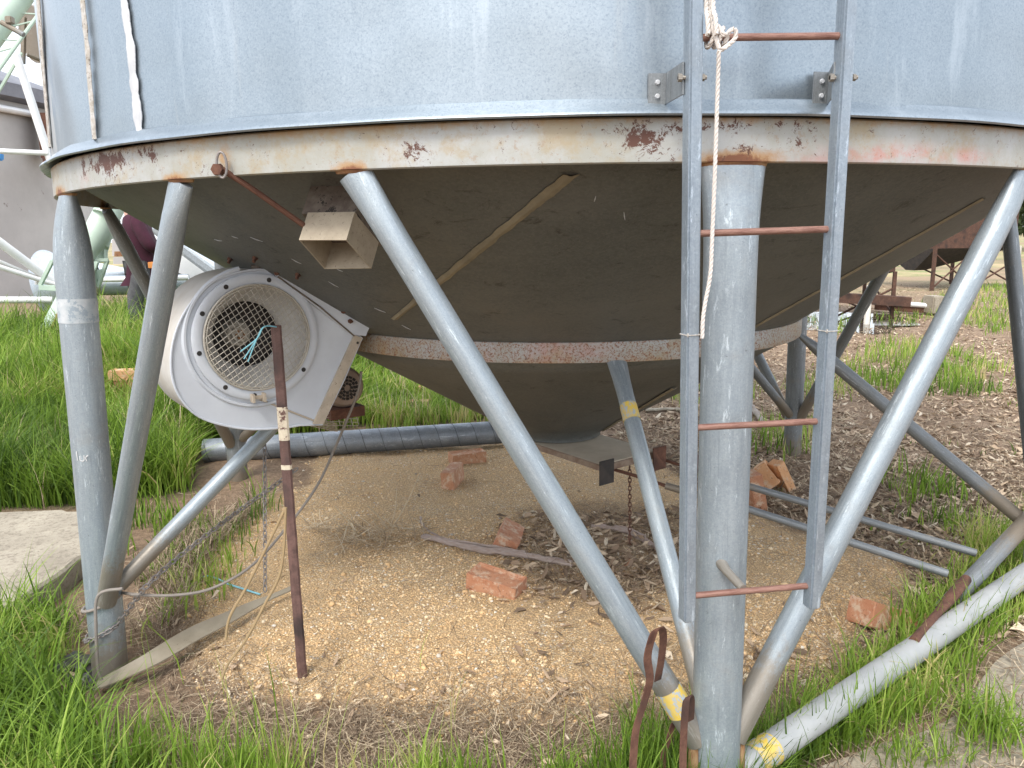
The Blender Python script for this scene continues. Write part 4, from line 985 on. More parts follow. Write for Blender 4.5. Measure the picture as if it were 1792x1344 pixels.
def m_leaf(name, st, trans=.35, rough=.5):
    q = NT(name); col = q.stops(q.att('tint').outputs['Fac'], st)
    q.fin(col, rough); tr = q.n('ShaderNodeBsdfTranslucent'); q.l(col, tr.inputs[0]); ms = q.n('ShaderNodeMixShader'); ms.inputs[0].default_value = trans
    q.b.inputs['Specular IOR Level'].default_value = .3
    out = [z for z in q.t.nodes if z.type == 'OUTPUT_MATERIAL'][0]; q.l(q.b.outputs[0], ms.inputs[1]); q.l(tr.outputs[0], ms.inputs[2]); q.l(ms.outputs[0], out.inputs[0]); return q.m
M_GRASS = m_leaf('grass_blades', [(0, (.07, .13, .02)), (.35, (.16, .27, .03)), (.7, (.27, .40, .06)), (.9, (.38, .47, .10)), (1, (.56, .47, .22))])
M_STRAW = m_leaf('dead_straw', [(0, (.12, .085, .06)), (.4, (.25, .19, .13)), (.8, (.44, .35, .24)), (1, (.62, .52, .37))], .15, .8)
M_LITTER = m_leaf('fallen_leaves', [(0, (.14, .10, .07)), (.35, (.32, .225, .15)), (.65, (.48, .36, .25)), (.88, (.60, .47, .33)), (1, (.70, .62, .49))], .1, .8)
M_STRAW2 = m_leaf('pale_dead_grass', [(0, (.30, .22, .14)), (.4, (.46, .36, .24)), (.8, (.62, .51, .36)), (1, (.74, .65, .48))], .15, .8)
SLABL = poly_px([(-420, 893), (60, 893), (204, 896), (200, 940), (152, 965), (95, 1008), (-30, 1085), (-420, 1200)], .1)
SLABR = poly_px([(1905, 1050), (1800, 1115), (1745, 1150), (1712, 1190), (1700, 1225), (1640, 1270), (1520, 1310), (1400, 1360), (1330, 1500), (1905, 1600)], .0)
noslab = lambda x, y: (~inpoly(x, y, SLABL)) & (~inpoly(x, y, SLABR))
near = lambda x, y, g, s_: sst(sdpoly(x+.22*(fbm(x*4, y*4, 2)-.5), y+.22*(fbm(x*4+7, y*4, 2)-.5), g), -s_, s_)
# meadow left and behind
x, y = persp_scatter(260000, 3.0, 15, lambda x, y: near(x, y, MEADOW, .08)*noslab(x, y), 1.5, -1.0, .05)
hh = (.12+.20*sst(-x-.12*y, .2, 1.0))*(.55+.95*fbm(x*2.6, y*2.6, 3))
sx, sy, _z = gp(236, 700, 0); hh = hh*(1-.6*np.exp(-((x+1.55)/.45)**2-((y-4.6)/.5)**2)); hh = hh*(1-.6*np.exp(-((x-sx-.1)/.45)**2-((y-sy+.6)/.8)**2))
blades('grass', x, y, hh*1.12, .0082*(1+.15*(y-3)), M_GRASS, .95, 'tall lush green grass on the left and behind the pipe')
x, y = persp_scatter(9000, 3.0, 13, lambda x, y: near(x, y, MEADOW, .1)*noslab(x, y)*sst(fbm(x*1.3, y*1.3, 3), .35, .6), 1.5, -1.0, .05)
blades('grass', x, y, .30+.1*fbm(x, y, 2), .004*(1+.12*(y-3)), M_STRAW2, .5, 'pale dry grass stalks standing among the green meadow grass')
# bottom left and foreground strip
x, y = scatter(17000, -2.6, -.6, 1.3, 2.9, lambda x, y: near(x, y, LBOT, .05)*noslab(x, y), 1)
blades('grass', x, y, .16+.18*fbm(x*4, y*4, 2), .0085, M_GRASS, 1.0, 'green grass tufts growing in the bottom left corner')
fgm = lambda x, y: sst(2.08+.12*(x > .3)-y+.35*(fbm(x*3, y*3, 2)-.5), 0, .3)*sst(fbm(x*4+3, y*4, 2), .32, .6)*noslab(x, y)
x, y = scatter(46000, -1.7, 1.3, 1.25, 2.5, fgm, 1)
blades('grass', x, y, .12+.05*(x > .2)+.05*fbm(x*5, y*5, 2), .0058, M_GRASS, .55, 'sparse young green grass along the near edge of the gravel')
x, y = scatter(36000, .35, 2.6, 1.3, 3.8, lambda x, y: near(x, y, RTUBE, .06)*noslab(x, y), 1)
blades('grass', x, y, .09+.13*fbm(x*4, y*4, 2), .0068, M_GRASS, .8, 'thick green grass growing along the whitish ground tube')
def pm(x, y):
    s_ = np.zeros(len(x))
    for pg, hh_, dd in PATCH: s_ = np.maximum(s_, dd*near(x, y, pg, .12))
    return s_*sst(fbm(x*3, y*3, 2), .3, .5)
x, y = persp_scatter(170000, 2.2, 24, pm, 1.3)
blades('grass', x, y, .10+.06*(y > 4), .006*(1+.13*y), M_GRASS, .55, 'scattered patches of fresh green grass on the bare ground at the right')
x, y = persp_scatter(9000, 3.2, 20, lambda x, y: (x > .9)*.8*(inpoly(x, y, GRAVEL) == 0)*sst(fbm(x*2, y*2, 2), .5, .7)*noslab(x, y), 1.4)
blades('grass', x, y, .06, .005*(1+.12*y), M_GRASS, .6, 'thin isolated green seedlings between dead leaves')
tc_ = G(1725, 1285, .02); x, y = tc_.x+.05*rng.normal(size=260), tc_.y+.05*rng.normal(size=260)
blades('grass', x, y, .15, .006, M_GRASS, .9, 'lone grass tuft growing out of the cracked concrete at the bottom right', z0=.02)
tc_ = G(1600, 1330, .02); x, y = tc_.x+.10*rng.normal(size=200), tc_.y+.04*rng.normal(size=200)
blades('grass', x, y, .10, .005, M_GRASS, .9, 'low grass sprouting at the concrete edge at the bottom right', z0=.02)
# wispy taller blades that lie over the near leg area
x, y = scatter(250, -1.9, 1.7, 1.5, 2.6, lambda x, y: .5*(1-inpoly(x, y, GRAVEL)*.8), 1)
blades('grass', x, y, .30, .004, M_GRASS, .5, 'single long green blades rising above the near grass')
# straw
def flat_straw(name, x, y, L, mat, label, wd=.0016, lift=.02, cat='straw'):
    n = len(x); z = H(x, y); az = 2*math.pi*rng.random(n); L = L*(.4+1.0*rng.random(n)); cv = rng.normal(size=n)*.5; vs = np.zeros((n, 8, 3)); b = rng.normal(size=n)*.25
    for i in range(4):
        t = i/3-.5; a2 = az+cv*t; cx_ = x+np.cos(a2)*L*t; cy_ = y+np.sin(a2)*L*t; cz = np.maximum(H(cx_, cy_), z-.02)+.004+lift*rng.random(n)*(.4+abs(t))+np.maximum(0, b*t*L); w_ = wd*(.6+.8*rng.random(n))*.5
        vs[:, 2*i] = np.c_[cx_-np.sin(a2)*w_, cy_+np.cos(a2)*w_, cz]; vs[:, 2*i+1] = np.c_[cx_+np.sin(a2)*w_, cy_-np.cos(a2)*w_, cz+w_*.7]
    base = np.arange(n)*8; q = np.stack([np.stack([base+2*i, base+2*i+1, base+2*i+3, base+2*i+2], 1) for i in range(3)], 1).reshape(-1)
    me = bpy.data.meshes.new(name); fast_mesh(me, vs.reshape(-1, 3), q, np.arange(3*n)*4, np.full(3*n, 4))
    a = me.attributes.new('tint', 'FLOAT', 'POINT'); a.data.foreach_set('value', np.repeat(rng.random(n), 8).astype('f')); me.materials.append(mat)
    o = bpy.data.objects.new(name, me); C.objects.link(o); return tag(o, label, cat, kind='stuff')
EDGE = lambda x, y: np.exp(-(sdpoly(x, y, GRAVEL)/.22)**2)
x, y = persp_scatter(70000, 1.7, 5.5, lambda x, y: np.clip(.42*EDGE(x, y)+.5*(y < 2.25)+.9*near(x, y, DRYP, .1)+.04, 0, 1)*noslab(x, y), 1.2)
flat_straw('straw', x, y, .10, M_STRAW, 'dead straw matted along the edges of the gravel')
x, y = scatter(1700, -1.1, -.1, 2.6, 3.7, lambda x, y: near(x, y, DRYC, .14), 1)
flat_straw('straw', x, y, .20, M_STRAW2, 'tangled clump of dead grass on the gravel beside the bark', .0036, .05)
x, y = scatter(9000, -1.7, -.7, 2.4, 4.2, lambda x, y: (sdpoly(x, y, GRAVEL) < .05)*(y > 2.75)*sst(fbm(x*3, y*3, 2), .3, .5)*1., 1)
flat_straw('straw', x, y, .20, M_STRAW, 'grey dead grass tangled behind the left leg strut', .002, .12)
x, y = persp_scatter(60000, 3.0, 22, lambda x, y: 1.*(x > .5+.05*y)*(inpoly(x, y, GRAVEL) == 0), 1.35)
flat_straw('straw', x, y, .12, M_STRAW, 'dead straw strewn over the leaf litter on the right', .0035, .03)
x, y = scatter(9000, .7, 2.6, 1.4, 3.2, lambda x, y: inpoly(x, y, SLABR)*.5+.2*(x > 1.3), 1)
o = flat_straw('straw', x, y, .10, M_STRAW, 'dry straw blown over the broken concrete edge', .002, .015); o.location.z = .02
# leaves
def leaves(name, x, y, L, label):
    n = len(x); z = H(x, y)+.004; az = 2*math.pi*rng.random(n); L = L*(.45+.9*rng.random(n)); w_ = L*(.16+.2*rng.random(n)); tl_ = rng.normal(size=n)*.45; rl_ = rng.normal(size=n)*.6; cu = rng.normal(size=n)*.35
    vs = np.zeros((n, 6, 3)); ts = [(-.5, 0), (-.12, 1), (.25, .75), (.5, 0), (.25, -.75), (-.12, -1)]
    for i, (t, s_) in enumerate(ts):
        lx = t*L; ly = s_*w_*.5; lz = lx*np.sin(tl_)*.8+ly*np.sin(rl_)+cu*L*(t*t*2-.2)+abs(s_)*w_*.25
        vs[:, i] = np.c_[x+np.cos(az)*lx-np.sin(az)*ly, y+np.sin(az)*lx+np.cos(az)*ly, z+np.maximum(lz, -.004)+.012*rng.random(n)*0+abs(np.sin(tl_))*L*.3]
    base = np.arange(n)*6; q = np.stack([base, base+1, base+2, base+3, base+4, base+5], 1); q = np.concatenate([np.stack([base, base+1, base+2, base+3], 1), np.stack([base, base+3, base+4, base+5], 1)]).reshape(-1)
    me = bpy.data.meshes.new(name); fast_mesh(me, vs.reshape(-1, 3), q, np.arange(2*n)*4, np.full(2*n, 4))
    a = me.attributes.new('tint', 'FLOAT', 'POINT'); a.data.foreach_set('value', np.repeat(rng.random(n), 6).astype('f')); me.materials.append(M_LITTER)
    o = bpy.data.objects.new(name, me); C.objects.link(o); return tag(o, label, 'leaf litter', kind='stuff')
x, y = persp_scatter(120000, 2.6, 22, lambda x, y: np.clip(1.*(x > .35+.05*y)*(inpoly(x, y, GRAVEL) == 0)*(.35+.65*sst(fbm(x*2, y*2, 2), .35, .6)), 0, 1)*noslab(x, y), 1.3)
leaves('leaf_litter', x, y, .055, 'brown fallen leaves covering the ground on the right')
x, y = scatter(6500, -.1, 1.1, 2.2, 3.9, lambda x, y: near(x, y, DRYP, .3)*.42+.015, 1)
leaves('leaf_litter', x, y, .055, 'curled dry leaves heaped on the gravel behind the front braces')
x, y = persp_scatter(5000, 1.9, 5, lambda x, y: .25*EDGE(x, y)+.012, 1.2)
leaves('leaf_litter', x, y, .045, 'single dry leaves scattered over the gravel')
# pebbles
def pebbles(name, x, y, r_, label):
    phi = (1+5**.5)/2; iv = np.array([(-1, phi, 0), (1, phi, 0), (-1, -phi, 0), (1, -phi, 0), (0, -1, phi), (0, 1, phi), (0, -1, -phi), (0, 1, -phi), (phi, 0, -1), (phi, 0, 1), (-phi, 0, -1), (-phi, 0, 1)])/1.9
    fi = np.array([(0,11,5),(0,5,1),(0,1,7),(0,7,10),(0,10,11),(1,5,9),(5,11,4),(11,10,2),(10,7,6),(7,1,8),(3,9,4),(3,4,2),(3,2,6),(3,6,8),(3,8,9),(4,9,5),(2,4,11),(6,2,10),(8,6,7),(9,8,1)])
    n = len(x); r_ = r_*np.exp(.35*rng.normal(size=n)); az = 2*math.pi*rng.random(n); c, s_ = np.cos(az), np.sin(az); vs = iv[None]*(1+.25*rng.normal(size=(n, 12, 1)).clip(-1, 1))*r_[:, None, None]
    vs[:, :, 0] *= 1.25; vs[:, :, 2] *= .7
    X = vs[:, :, 0]*c[:, None]-vs[:, :, 1]*s_[:, None]+x[:, None]; Y_ = vs[:, :, 0]*s_[:, None]+vs[:, :, 1]*c[:, None]+y[:, None]; Z = vs[:, :, 2]+(H(x, y)+r_*.25)[:, None]
    q = (np.arange(n)[:, None, None]*12+fi[None]).reshape(-1); me = bpy.data.meshes.new(name); fast_mesh(me, np.stack([X, Y_, Z], 2).reshape(-1, 3), q, np.arange(20*n)*3, np.full(20*n, 3))
    a = me.attributes.new('tint', 'FLOAT', 'POINT'); a.data.foreach_set('value', np.repeat(rng.random(n), 12).astype('f')); me.materials.append(M_PEB); me.shade_smooth()
    o = bpy.data.objects.new(name, me); C.objects.link(o); return tag(o, label, 'gravel', kind='stuff')
q = NT('pebbles'); M_PEB = q.fin(q.stops(q.att('tint').outputs['Fac'], [(0, (.54, .35, .17)), (.3, (.68, .46, .24)), (.6, (.78, .58, .34)), (.85, (.80, .68, .48)), (.92, (.40, .34, .28)), (1, (.84, .78, .66))]), .85)
gm = lambda x, y: np.clip(near(x, y, GRAVEL, .08)*(.25+.75*sst(fbm(x*2.2+5, y*2.2, 3), .38, .58)), 0, 1)
x, y = persp_scatter(80000, 1.8, 5.5, gm, 1.3)
pebbles('gravel', x, y, .0031, 'small tan pebbles covering the mound under the silo')
x, y = persp_scatter(1500, 1.8, 5.5, lambda x, y: .5*gm(x, y)+.25*EDGE(x, y), 1.2)
pebbles('gravel', x, y, .0075, 'larger stones scattered over the gravel')
x, y = scatter(60, -1.8, -1.3, 2.25, 2.6, lambda x, y: np.ones(len(x)), 1)

# ------------------------------------------------------------ background, left
M_TANK = m_plain('tank_grey_wall', (.46, .44, .42), (.38, .36, .345), .9, .6, .1, .1, (3, .66, (.22, .19, .17)))
M_GREEN = m_plain('pale_green_paint', (.46, .56, .47), (.38, .48, .40), 3, .5, 0, .1, (26, .68, (.2, .14, .1)))
M_WPNT = m_plain('white_paint', (.78, .78, .77), (.68, .68, .68), 5, .45)
M_SILV = galv('bright_sheet', (.50, .56, .62), (.66, .70, .74), .35, .5, 20, damt=.2)
M_ROOF = m_plain('dark_roof_trim', (.13, .13, .15), (.19, .19, .21), 3, .5)
tz = .33
tk = thing('storage_tank', (-16.0, 17.5, 0), 'big squat grey storage tank behind the green auger at the far left', 'tank'); TR = 5.6
TCX, TCY = P(112, 400, 17.5).x-TR, 17.5; tk.location = (TCX, TCY, 0)
MB().lathe([(TR, tz-.5), (TR, 4.35)], (TCX, TCY, 0), 96).build('tank_wall', M_TANK, tk, 60)
MB().lathe([(TR+.02, 4.30), (TR+.25, 4.36), (TR+.25, 4.62), (TR+.05, 4.75), (.2, 6.8)], (TCX, TCY, 0), 96).build('roof', M_ROOF, tk, 40)
MB().lathe([(TR+.1+.07*math.cos(a), 4.12+.07*math.sin(a)) for a in np.linspace(0, 2*math.pi, 11)], (TCX, TCY, 0), 96).build('gutter_pipe', M_WPNT, tk, 60)
mb = MB(); g = []
for i in range(13):
    a = R(-62+22*i/12); hh_ = tz+.45*math.sin(math.pi*i/12)**.4
    g.append([V((TCX+(TR+.012)*math.cos(a), TCY+(TR+.012)*math.sin(a), zz)) for zz in (tz-.2, (tz+hh_)/2, hh_)])
mb.sheet(g, .004); mb.build('damp_stain', M_DARK, tk, 0)
mb = MB(); mb.box(P(100, 240, 16.9), (.6, .5, .9), Matrix.Rotation(R(20), 4, 'Z')); mb.box(P(104, 292, 16.2), (.5, .4, .35), Matrix.Rotation(R(20), 4, 'Z')); mb.build('rusty_hatch', M_RUST, tk, 0)
# white pipe frame in front of the tank
fr = thing('auger_undercarriage', P(60, 530, 10), 'white tubular frame with long sloping struts at the far left edge', 'frame')
def strut(a, ya, b, yb, rad, m=M_WPNT, name='tube', par=fr): return MB().tube(straight(P(*a, ya), P(*b, yb), 4), rad, 12).build(name, m, par)
strut((28, 96), 9.4, (118, 372), 9.6, .045); strut((-60, 262), 9.2, (84, 268), 9.5, .03); strut((-60, 380), 9, (112, 508), 9.8, .055)
strut((-60, 432), 9, (100, 500), 9.8, .02); strut((-60, 448), 9, (108, 502), 9.7, .03); strut((64, 470), 9.6, (64, 498), 9.6, .02); strut((-60, 525), 9, (92, 525), 9.3, .04)
# green auger with boot and guard frame
au = thing('grain_auger', P(100, 560, 8.6), 'pale green grain auger with its intake boot in the grass beside the left leg', 'auger')
a0 = P(102, 530, 8.7); a1 = P(206, 350, 9.2); dd = (a1-a0).normalized()
MB().tube(straight(P(146, 455, 9.0), P(196, 358, 9.3)+dd*0, 6), [.105, .11, .15, .15, .15, .15, .15], 24).build('auger_tube', M_GREEN, au, 50)
MB().tube([P(196, 358, 9.3), P(196, 358, 9.3)+(P(196, 358, 9.3)-P(170, 410, 9.15)).normalized()*5], .15, 24).build('auger_tube', M_GREEN, au, 50)
for px, py in ((187, 378), (167, 424)):
    c = P(px, py, 9.15); e_ = (P(196, 358, 9.3)-P(146, 455, 9.0)).normalized(); MB().tube([c-e_*.01, c+e_*.01], .155, 24).build('clamp_band', M_GREEN, au)
bo = [P(116, 485, 8.8), P(150, 480, 8.9), P(112, 575, 8.5), P(66, 580, 8.4)]
mb = MB(); mb.prism(bo, V((.05, .30, .05))); boot = mb.build('intake_boot', M_GREEN, au, 20)
mb = MB(); mb.prism([P(100, 565, 8.42), P(116, 565, 8.42), P(112, 592, 8.42), P(92, 592, 8.42)], V((.02, .04, 0))); mb.build('boot_opening', M_DARK, boot, 0)
MB().tube([P(116, 512, 8.7), P(84, 592, 8.35)], .012, 8).build('boot_rod', M_RUSTO, boot)
def bar(a, ya, b, yb, w_=.04, name='guard_rail', m=M_GREEN, par=au):
    A, B = P(*a, ya), P(*b, yb); d = B-A; m4 = d.to_track_quat('Z', 'Y').to_matrix().to_4x4(); return MB().box((A+B)/2, (w_, w_, d.length), m4, bev=.004).build(name, m, par)
bar((70, 500), 8.9, (92, 456), 8.9); bar((92, 456), 8.9, (190, 455), 9.1); bar((70, 503), 8.9, (108, 505), 8.9, .06); bar((188, 455), 9.1, (172, 502), 9.1); bar((170, 458), 9, (155, 500), 9)
bar((178, 395), 9.4, (178, 458), 9.3, .10); bar((205, 360), 9.6, (178, 450), 9.3, .07); bar((208, 355), 9.5, (192, 400), 9.4, .04)
mb = MB(); c = P(190, 408, 9.35); mb.box(c, (.12, .12, .12), Matrix.Rotation(.4, 4, 'Y'), bev=.02).tube([c+V((-.02, -.08, -.02)), c+V((-.02, .1, -.02))], .05, 14); mb.build('gearbox', M_GREEN, au)
mb = MB(); mb.box(P(163, 478, 9.2), (.14, .1, .22), Matrix.Rotation(-.3, 4, 'Y'), bev=.02); mb.build('drive_cover', M_DARK, au)
# second auger crossing above the tank
au2 = thing('grain_auger', P(10, 80, 9.6), 'pale green auger tube with lattice truss rising against the sky at top left', 'auger')
q0 = P(-120, 205, 9.4); q1 = P(60, -40, 10.4); dq = (q1-q0).normalized(); q1 = q1+dq*2.5
MB().tube(straight(q0, q1, 6), .14, 24).build('auger_tube', M_GREEN, au2, 50)
sd2 = V((.85, 0, -.5)); t0_, t1_ = q0+sd2*.30, q1+sd2*.30
MB().tube([t0_, t1_], .022, 8).build('truss_chord', M_GREEN, au2)
n = 22
for i in range(n):
    a = q0.lerp(q1, i/n)+sd2*.14; b = t0_.lerp(t1_, (i+(.5 if i % 2 else -.0))/n+.02); MB().tube([a, b], .010, 6).build('truss_web', M_GREEN, au2)
mb = MB(); c = P(18, 42, 9.6); mb.tube([c+V((-.1, 0, .02)), c+V((.14, 0, -.12))], .03, 10).box(c+V((0, 0, .04)), (.08, .08, .08), bev=.01); mb.build('clamp', M_TUBED, au2)
bar((-20, 190), 9.4, (38, 92), 9.5, .03, 'brace', M_GREEN, au2)
# dark overhead hopper between augers
dh = thing('overhead_chute', P(62, 90, 11), 'dark grey steel chute hanging in front of the white sky at top left', 'chute')
mb = MB(); mb.tube([P(58, 60, 11), P(90, 62, 11.2)], [.36, .36], 20).build('chute_drum', M_TUBED, dh)
bar((42, 30), 10.8, (40, 112), 10.8, .05, 'strap', M_TUBED, dh); MB().tube([P(47, 95, 10.7), P(90, 112, 10.9)], .03, 8).build('edge_bar', M_TUBED, dh)
# blue item at the left edge
MBX = m_plain('blue_plastic', (.03, .25, .60), (.02, .2, .5), 4, .4)
tag(MB().box(P(-8, 273, 12), (.2, .12, .12), Matrix.Rotation(R(8), 4, 'Y'), bev=.02).build('blue_box', MBX), 'small blue plastic box at the left edge in front of the grey tank', 'box')
# machinery and sheets behind the man
wt = thing('white_trailer', P(320, 500, 12), 'white sided farm trailer behind the standing man', 'trailer')
def quadbox(px, Y, dep, name, m, par):
    mb = MB(); mb.prism([P(a, b, Y) for a, b in px], V((.1, dep, 0))); return mb.build(name, m, par, 20)
quadbox([(288, 436), (420, 470), (420, 512), (284, 512)], 11.8, 1.6, 'side_panel', M_WPNT, wt)
quadbox([(250, 388), (264, 388), (430, 506), (430, 520), (424, 520)], 11.2, .12, 'tow_beam', M_SILV, wt)
quadbox([(256, 400), (262, 400), (424, 520), (416, 520)], 11.15, .05, 'beam_edge', M_TUBED, wt)
quadbox([(196, 420), (216, 400), (216, 448), (196, 448)], 12.6, .3, 'tail_board', M_TANK, wt)
quadbox([(200, 440), (222, 440), (222, 448), (200, 449)], 12.4, .08, 'rusty_bar', M_RUSTO, wt)
quadbox([(198, 450), (228, 450), (228, 462), (198, 462)], 12.3, .5, 'bed_floor', M_TANK, wt)
mb = MB()
for px in (302, 372): c = P(px, 512, 11.7); mb.tube([c, c+V((0, .2, 0))], .30, 24)
mb.build('wheel', M_DARK, wt)
cn = thing('silver_cone', P(210, 500, 11), 'silver conical sheet lying on its side on the grass beyond the auger', 'cone')
mb = MB(); mb.lathe([(.02, 0), (.46, 1.1), (.50, 1.12)], P(232, 474, 10.6), 40, rot=Matrix.Rotation(R(-100), 3, 'Y')); mb.build('cone_shell', M_SILV, cn, 60)
lp = thing('auger_pipe', P(220, 505, 10), 'long silver pipe with a white highlight strip along its top lying on the grass behind the man', 'pipe')
MB().tube(straight(P(150, 500, 10.2), P(330, 497, 10.4), 6), .13, 20).build('pipe_shell', M_TUBE, lp); MB().tube(straight(P(150, 490, 10.0), P(330, 486, 10.2), 6), .035, 12).build('highlight_strip', M_WPNT, lp)  # white strip on top is the pipe's highlight, added as geometry

# ------------------------------------------------------------ background, right
M_POSTW = m_plain('pale_post', (.60, .57, .50), (.5, .46, .4), 5, .8)
def field_bin(px_, basey, Y, s_, label, rot=0):
    c = P(px_, basey, Y); gz0 = Hs(c.x, c.y); t = thing('field_bin', (c.x, c.y, gz0), label, 'bin', 'rusty field bins in the yard')
    o_ = V((c.x, c.y, gz0)); rm = Matrix.Rotation(R(rot), 3, 'Z')
    def q(x, y, z): return o_+rm@V((x*s_, y*s_, z*s_))
    W_, D_ = 1.5, 1.3
    mb = MB(); vs = [q(-W_, -D_, 1.35), q(W_, -D_, 1.35), q(W_, D_, 1.35), q(-W_, D_, 1.35), q(-W_, -D_, 2.6), q(W_, -D_, 2.6), q(W_, D_, 2.6), q(-W_, D_, 2.6)]
    mb.add(vs, [(0,1,5,4),(1,2,6,5),(2,3,7,6),(3,0,4,7),(4,5,6,7)]); mb.build('bin_body', M_FARRUST, t, 0)
    mb = MB(); mb.add([q(-W_, -D_, 1.35), q(W_, -D_, 1.35), q(W_, D_, 1.35), q(-W_, D_, 1.35), q(-1.3, -.2, .62), q(-.9, -.2, .62), q(-.9, .2, .62), q(-1.3, .2, .62)], [(0,1,5,4),(1,2,6,5),(2,3,7,6),(3,0,4,7)]); mb.build('bin_hopper', M_DARK, t, 0)
    for x, y in ((-W_, -D_), (W_, -D_), (W_, D_), (-W_, D_), (0, -D_)):
        mb = MB(); mb.box(q(x, y, .68), (.09*s_, .09*s_, 1.36*s_), rm.to_4x4()); mb.build('leg', M_FARRUST, t, 0)
    for a, b in (((-W_, -D_, .1), (0, -D_, 1.3)), ((0, -D_, .1), (-W_, -D_, 1.2)), ((W_, D_, .1), (-W_, D_, 1.3)), ((W_, -D_, .2), (W_, D_, 1.2)), ((0, -D_, .1), (W_, -D_, .9))):
        mb = MB(); mb.tube([q(*a), q(*b)], .03*s_, 6); mb.build('brace', M_FARRUST, t, 0)
    return t
field_bin(1648, 503, 21, .80, 'rusty square field bin on braced legs, the farther one at the right', 12)
field_bin(1440, 560, 14.2, .62, 'small rusty bin low behind the puddle, mostly hidden by the hopper', -8)
tr = thing('steel_trough', P(1590, 545, 15), 'long low steel channel with a white top edge lying in the grass', 'trough')
bar((1532, 534), 14.6, (1640, 541), 14.0, .16, 'channel_body', M_RUST, tr); A, B = P(1534, 528, 14.5), P(1636, 536, 13.95); MB().tube([A, B], .045, 10).build('white_edge', M_WPNT, tr)
tag(MB().box(P(1634, 533, 14), (.26, .3, .32), Matrix.Rotation(.2, 4, 'Z'), bev=.02).build('concrete_block', M_CONC), 'grey concrete block at the end of the long steel channel', 'block')
mb = MB(); mb.tube([P(1516, 572, 12.6), P(1522, 500, 12.8)], .05, 8); tag(mb.build('wooden_stake', M_POSTW), 'pale weathered stake standing at the edge of the puddle', 'stake')
mb = MB(); mb.box(P(1455, 520, 13.2), (2.6, .3, .16), Matrix.Rotation(R(4), 4, 'Y')); tag(mb.build('rusty_beam', M_FARRUST), 'rusty beam lying level behind the puddle', 'beam')
mb = MB(); mb.tube([P(1728, 448, 40), P(1755, 430, 40)], .09, 8); tag(mb.build('fence_post', M_POSTW), 'pale fence post fallen at a slant in the far field', 'post', 'posts in the far field')
mb = MB(); mb.tube([P(1783, 450, 38), P(1785, 430, 38)], .08, 8); tag(mb.build('fence_post', M_POSTW), 'pale fence post standing upright in the far field', 'post', 'posts in the far field')

M_LEAF = m_leaf('gum_foliage', [(0, (.03, .045, .02)), (.5, (.07, .10, .04)), (1, (.16, .19, .09))], .25, .6)
def tree(px_, Y, ht, sd_, label):
    rn = np.random.default_rng(sd_); c = P(px_, 430, Y); z = Hs(c.x, c.y); t = thing('gum_tree', (c.x, c.y, z), label, 'tree', 'trees along the far field')
    mb = MB(); rnd = random.Random(sd_); top = V((c.x+rnd.uniform(-.6, .6), c.y, z+ht*.75)); b0 = V((c.x, c.y, z-.3)); mid = b0.lerp(top, .5)+V((rnd.uniform(-.5, .5), 0, 0))
    mb.tube(smooth_path([b0, mid, top], 5), [ht*.03*(1-.08*i) for i in range(11)], 9); cents = []
    for i in range(9):
        s_ = b0.lerp(top, .3+.07*i); e_ = s_+V((rnd.uniform(-1, 1)*ht*.32, rnd.uniform(-1, 1)*ht*.32, ht*rnd.uniform(.1, .3))); mb.tube([s_, s_.lerp(e_, .5)+V((0, 0, .2)), e_], [ht*.012, ht*.008, ht*.003], 6); cents.append(e_); cents.append(s_.lerp(e_, .6))
    for i in range(8): cents.append(V((c.x+rnd.uniform(-1, 1)*ht*.38, c.y+rnd.uniform(-1, 1)*ht*.38, z+ht*rnd.uniform(.18, .5))))
    mb.build('trunk', M_TRUNK, t)
    N = 7000; ci = rn.integers(0, len(cents), N); cc_ = np.array([tuple(q) for q in cents])[ci]; dv = rn.normal(size=(N, 3)); dv /= np.linalg.norm(dv, axis=1)[:, None]
    p = cc_+dv*(rn.random((N, 1))**.4)*ht*np.array([.13, .13, .10]); L = .35+.25*rn.random(N); a = rn.normal(size=(N, 3)); a /= np.linalg.norm(a, axis=1)[:, None]; b = np.cross(a, rn.normal(size=(N, 3))); b /= np.linalg.norm(b, axis=1)[:, None]
    vs = np.stack([p-a*L[:, None]*.5, p+b*L[:, None]*.2, p+a*L[:, None]*.5, p-b*L[:, None]*.2], 1); me = bpy.data.meshes.new('crown'); vs = vs-np.array(tuple(t.location))
    fast_mesh(me, vs.reshape(-1, 3), np.arange(4*N), np.arange(N)*4, np.full(N, 4)); at = me.attributes.new('tint', 'FLOAT', 'POINT'); at.data.foreach_set('value', np.repeat(np.clip(rn.random(len(cents))[ci]*.6+.4*rn.random(N), 0, 1), 4).astype('f'))
    me.materials.append(M_LEAF); o = bpy.data.objects.new('crown', me); C.objects.link(o); o.parent = t
lbs = ['dense grey green gum tree filling the far right edge above the field', 'tall olive gum tree just behind the rightmost brace', 'rounded gum tree beyond the far field, partly behind the hopper edge', 'wide dark gum tree outside the right edge']
for i, (px_, Y, ht) in enumerate(((1812, 58, 9.5), (1752, 66, 9), (1690, 75, 8.5), (1905, 52, 10))): tree(px_, Y, ht, 40+i, lbs[i])

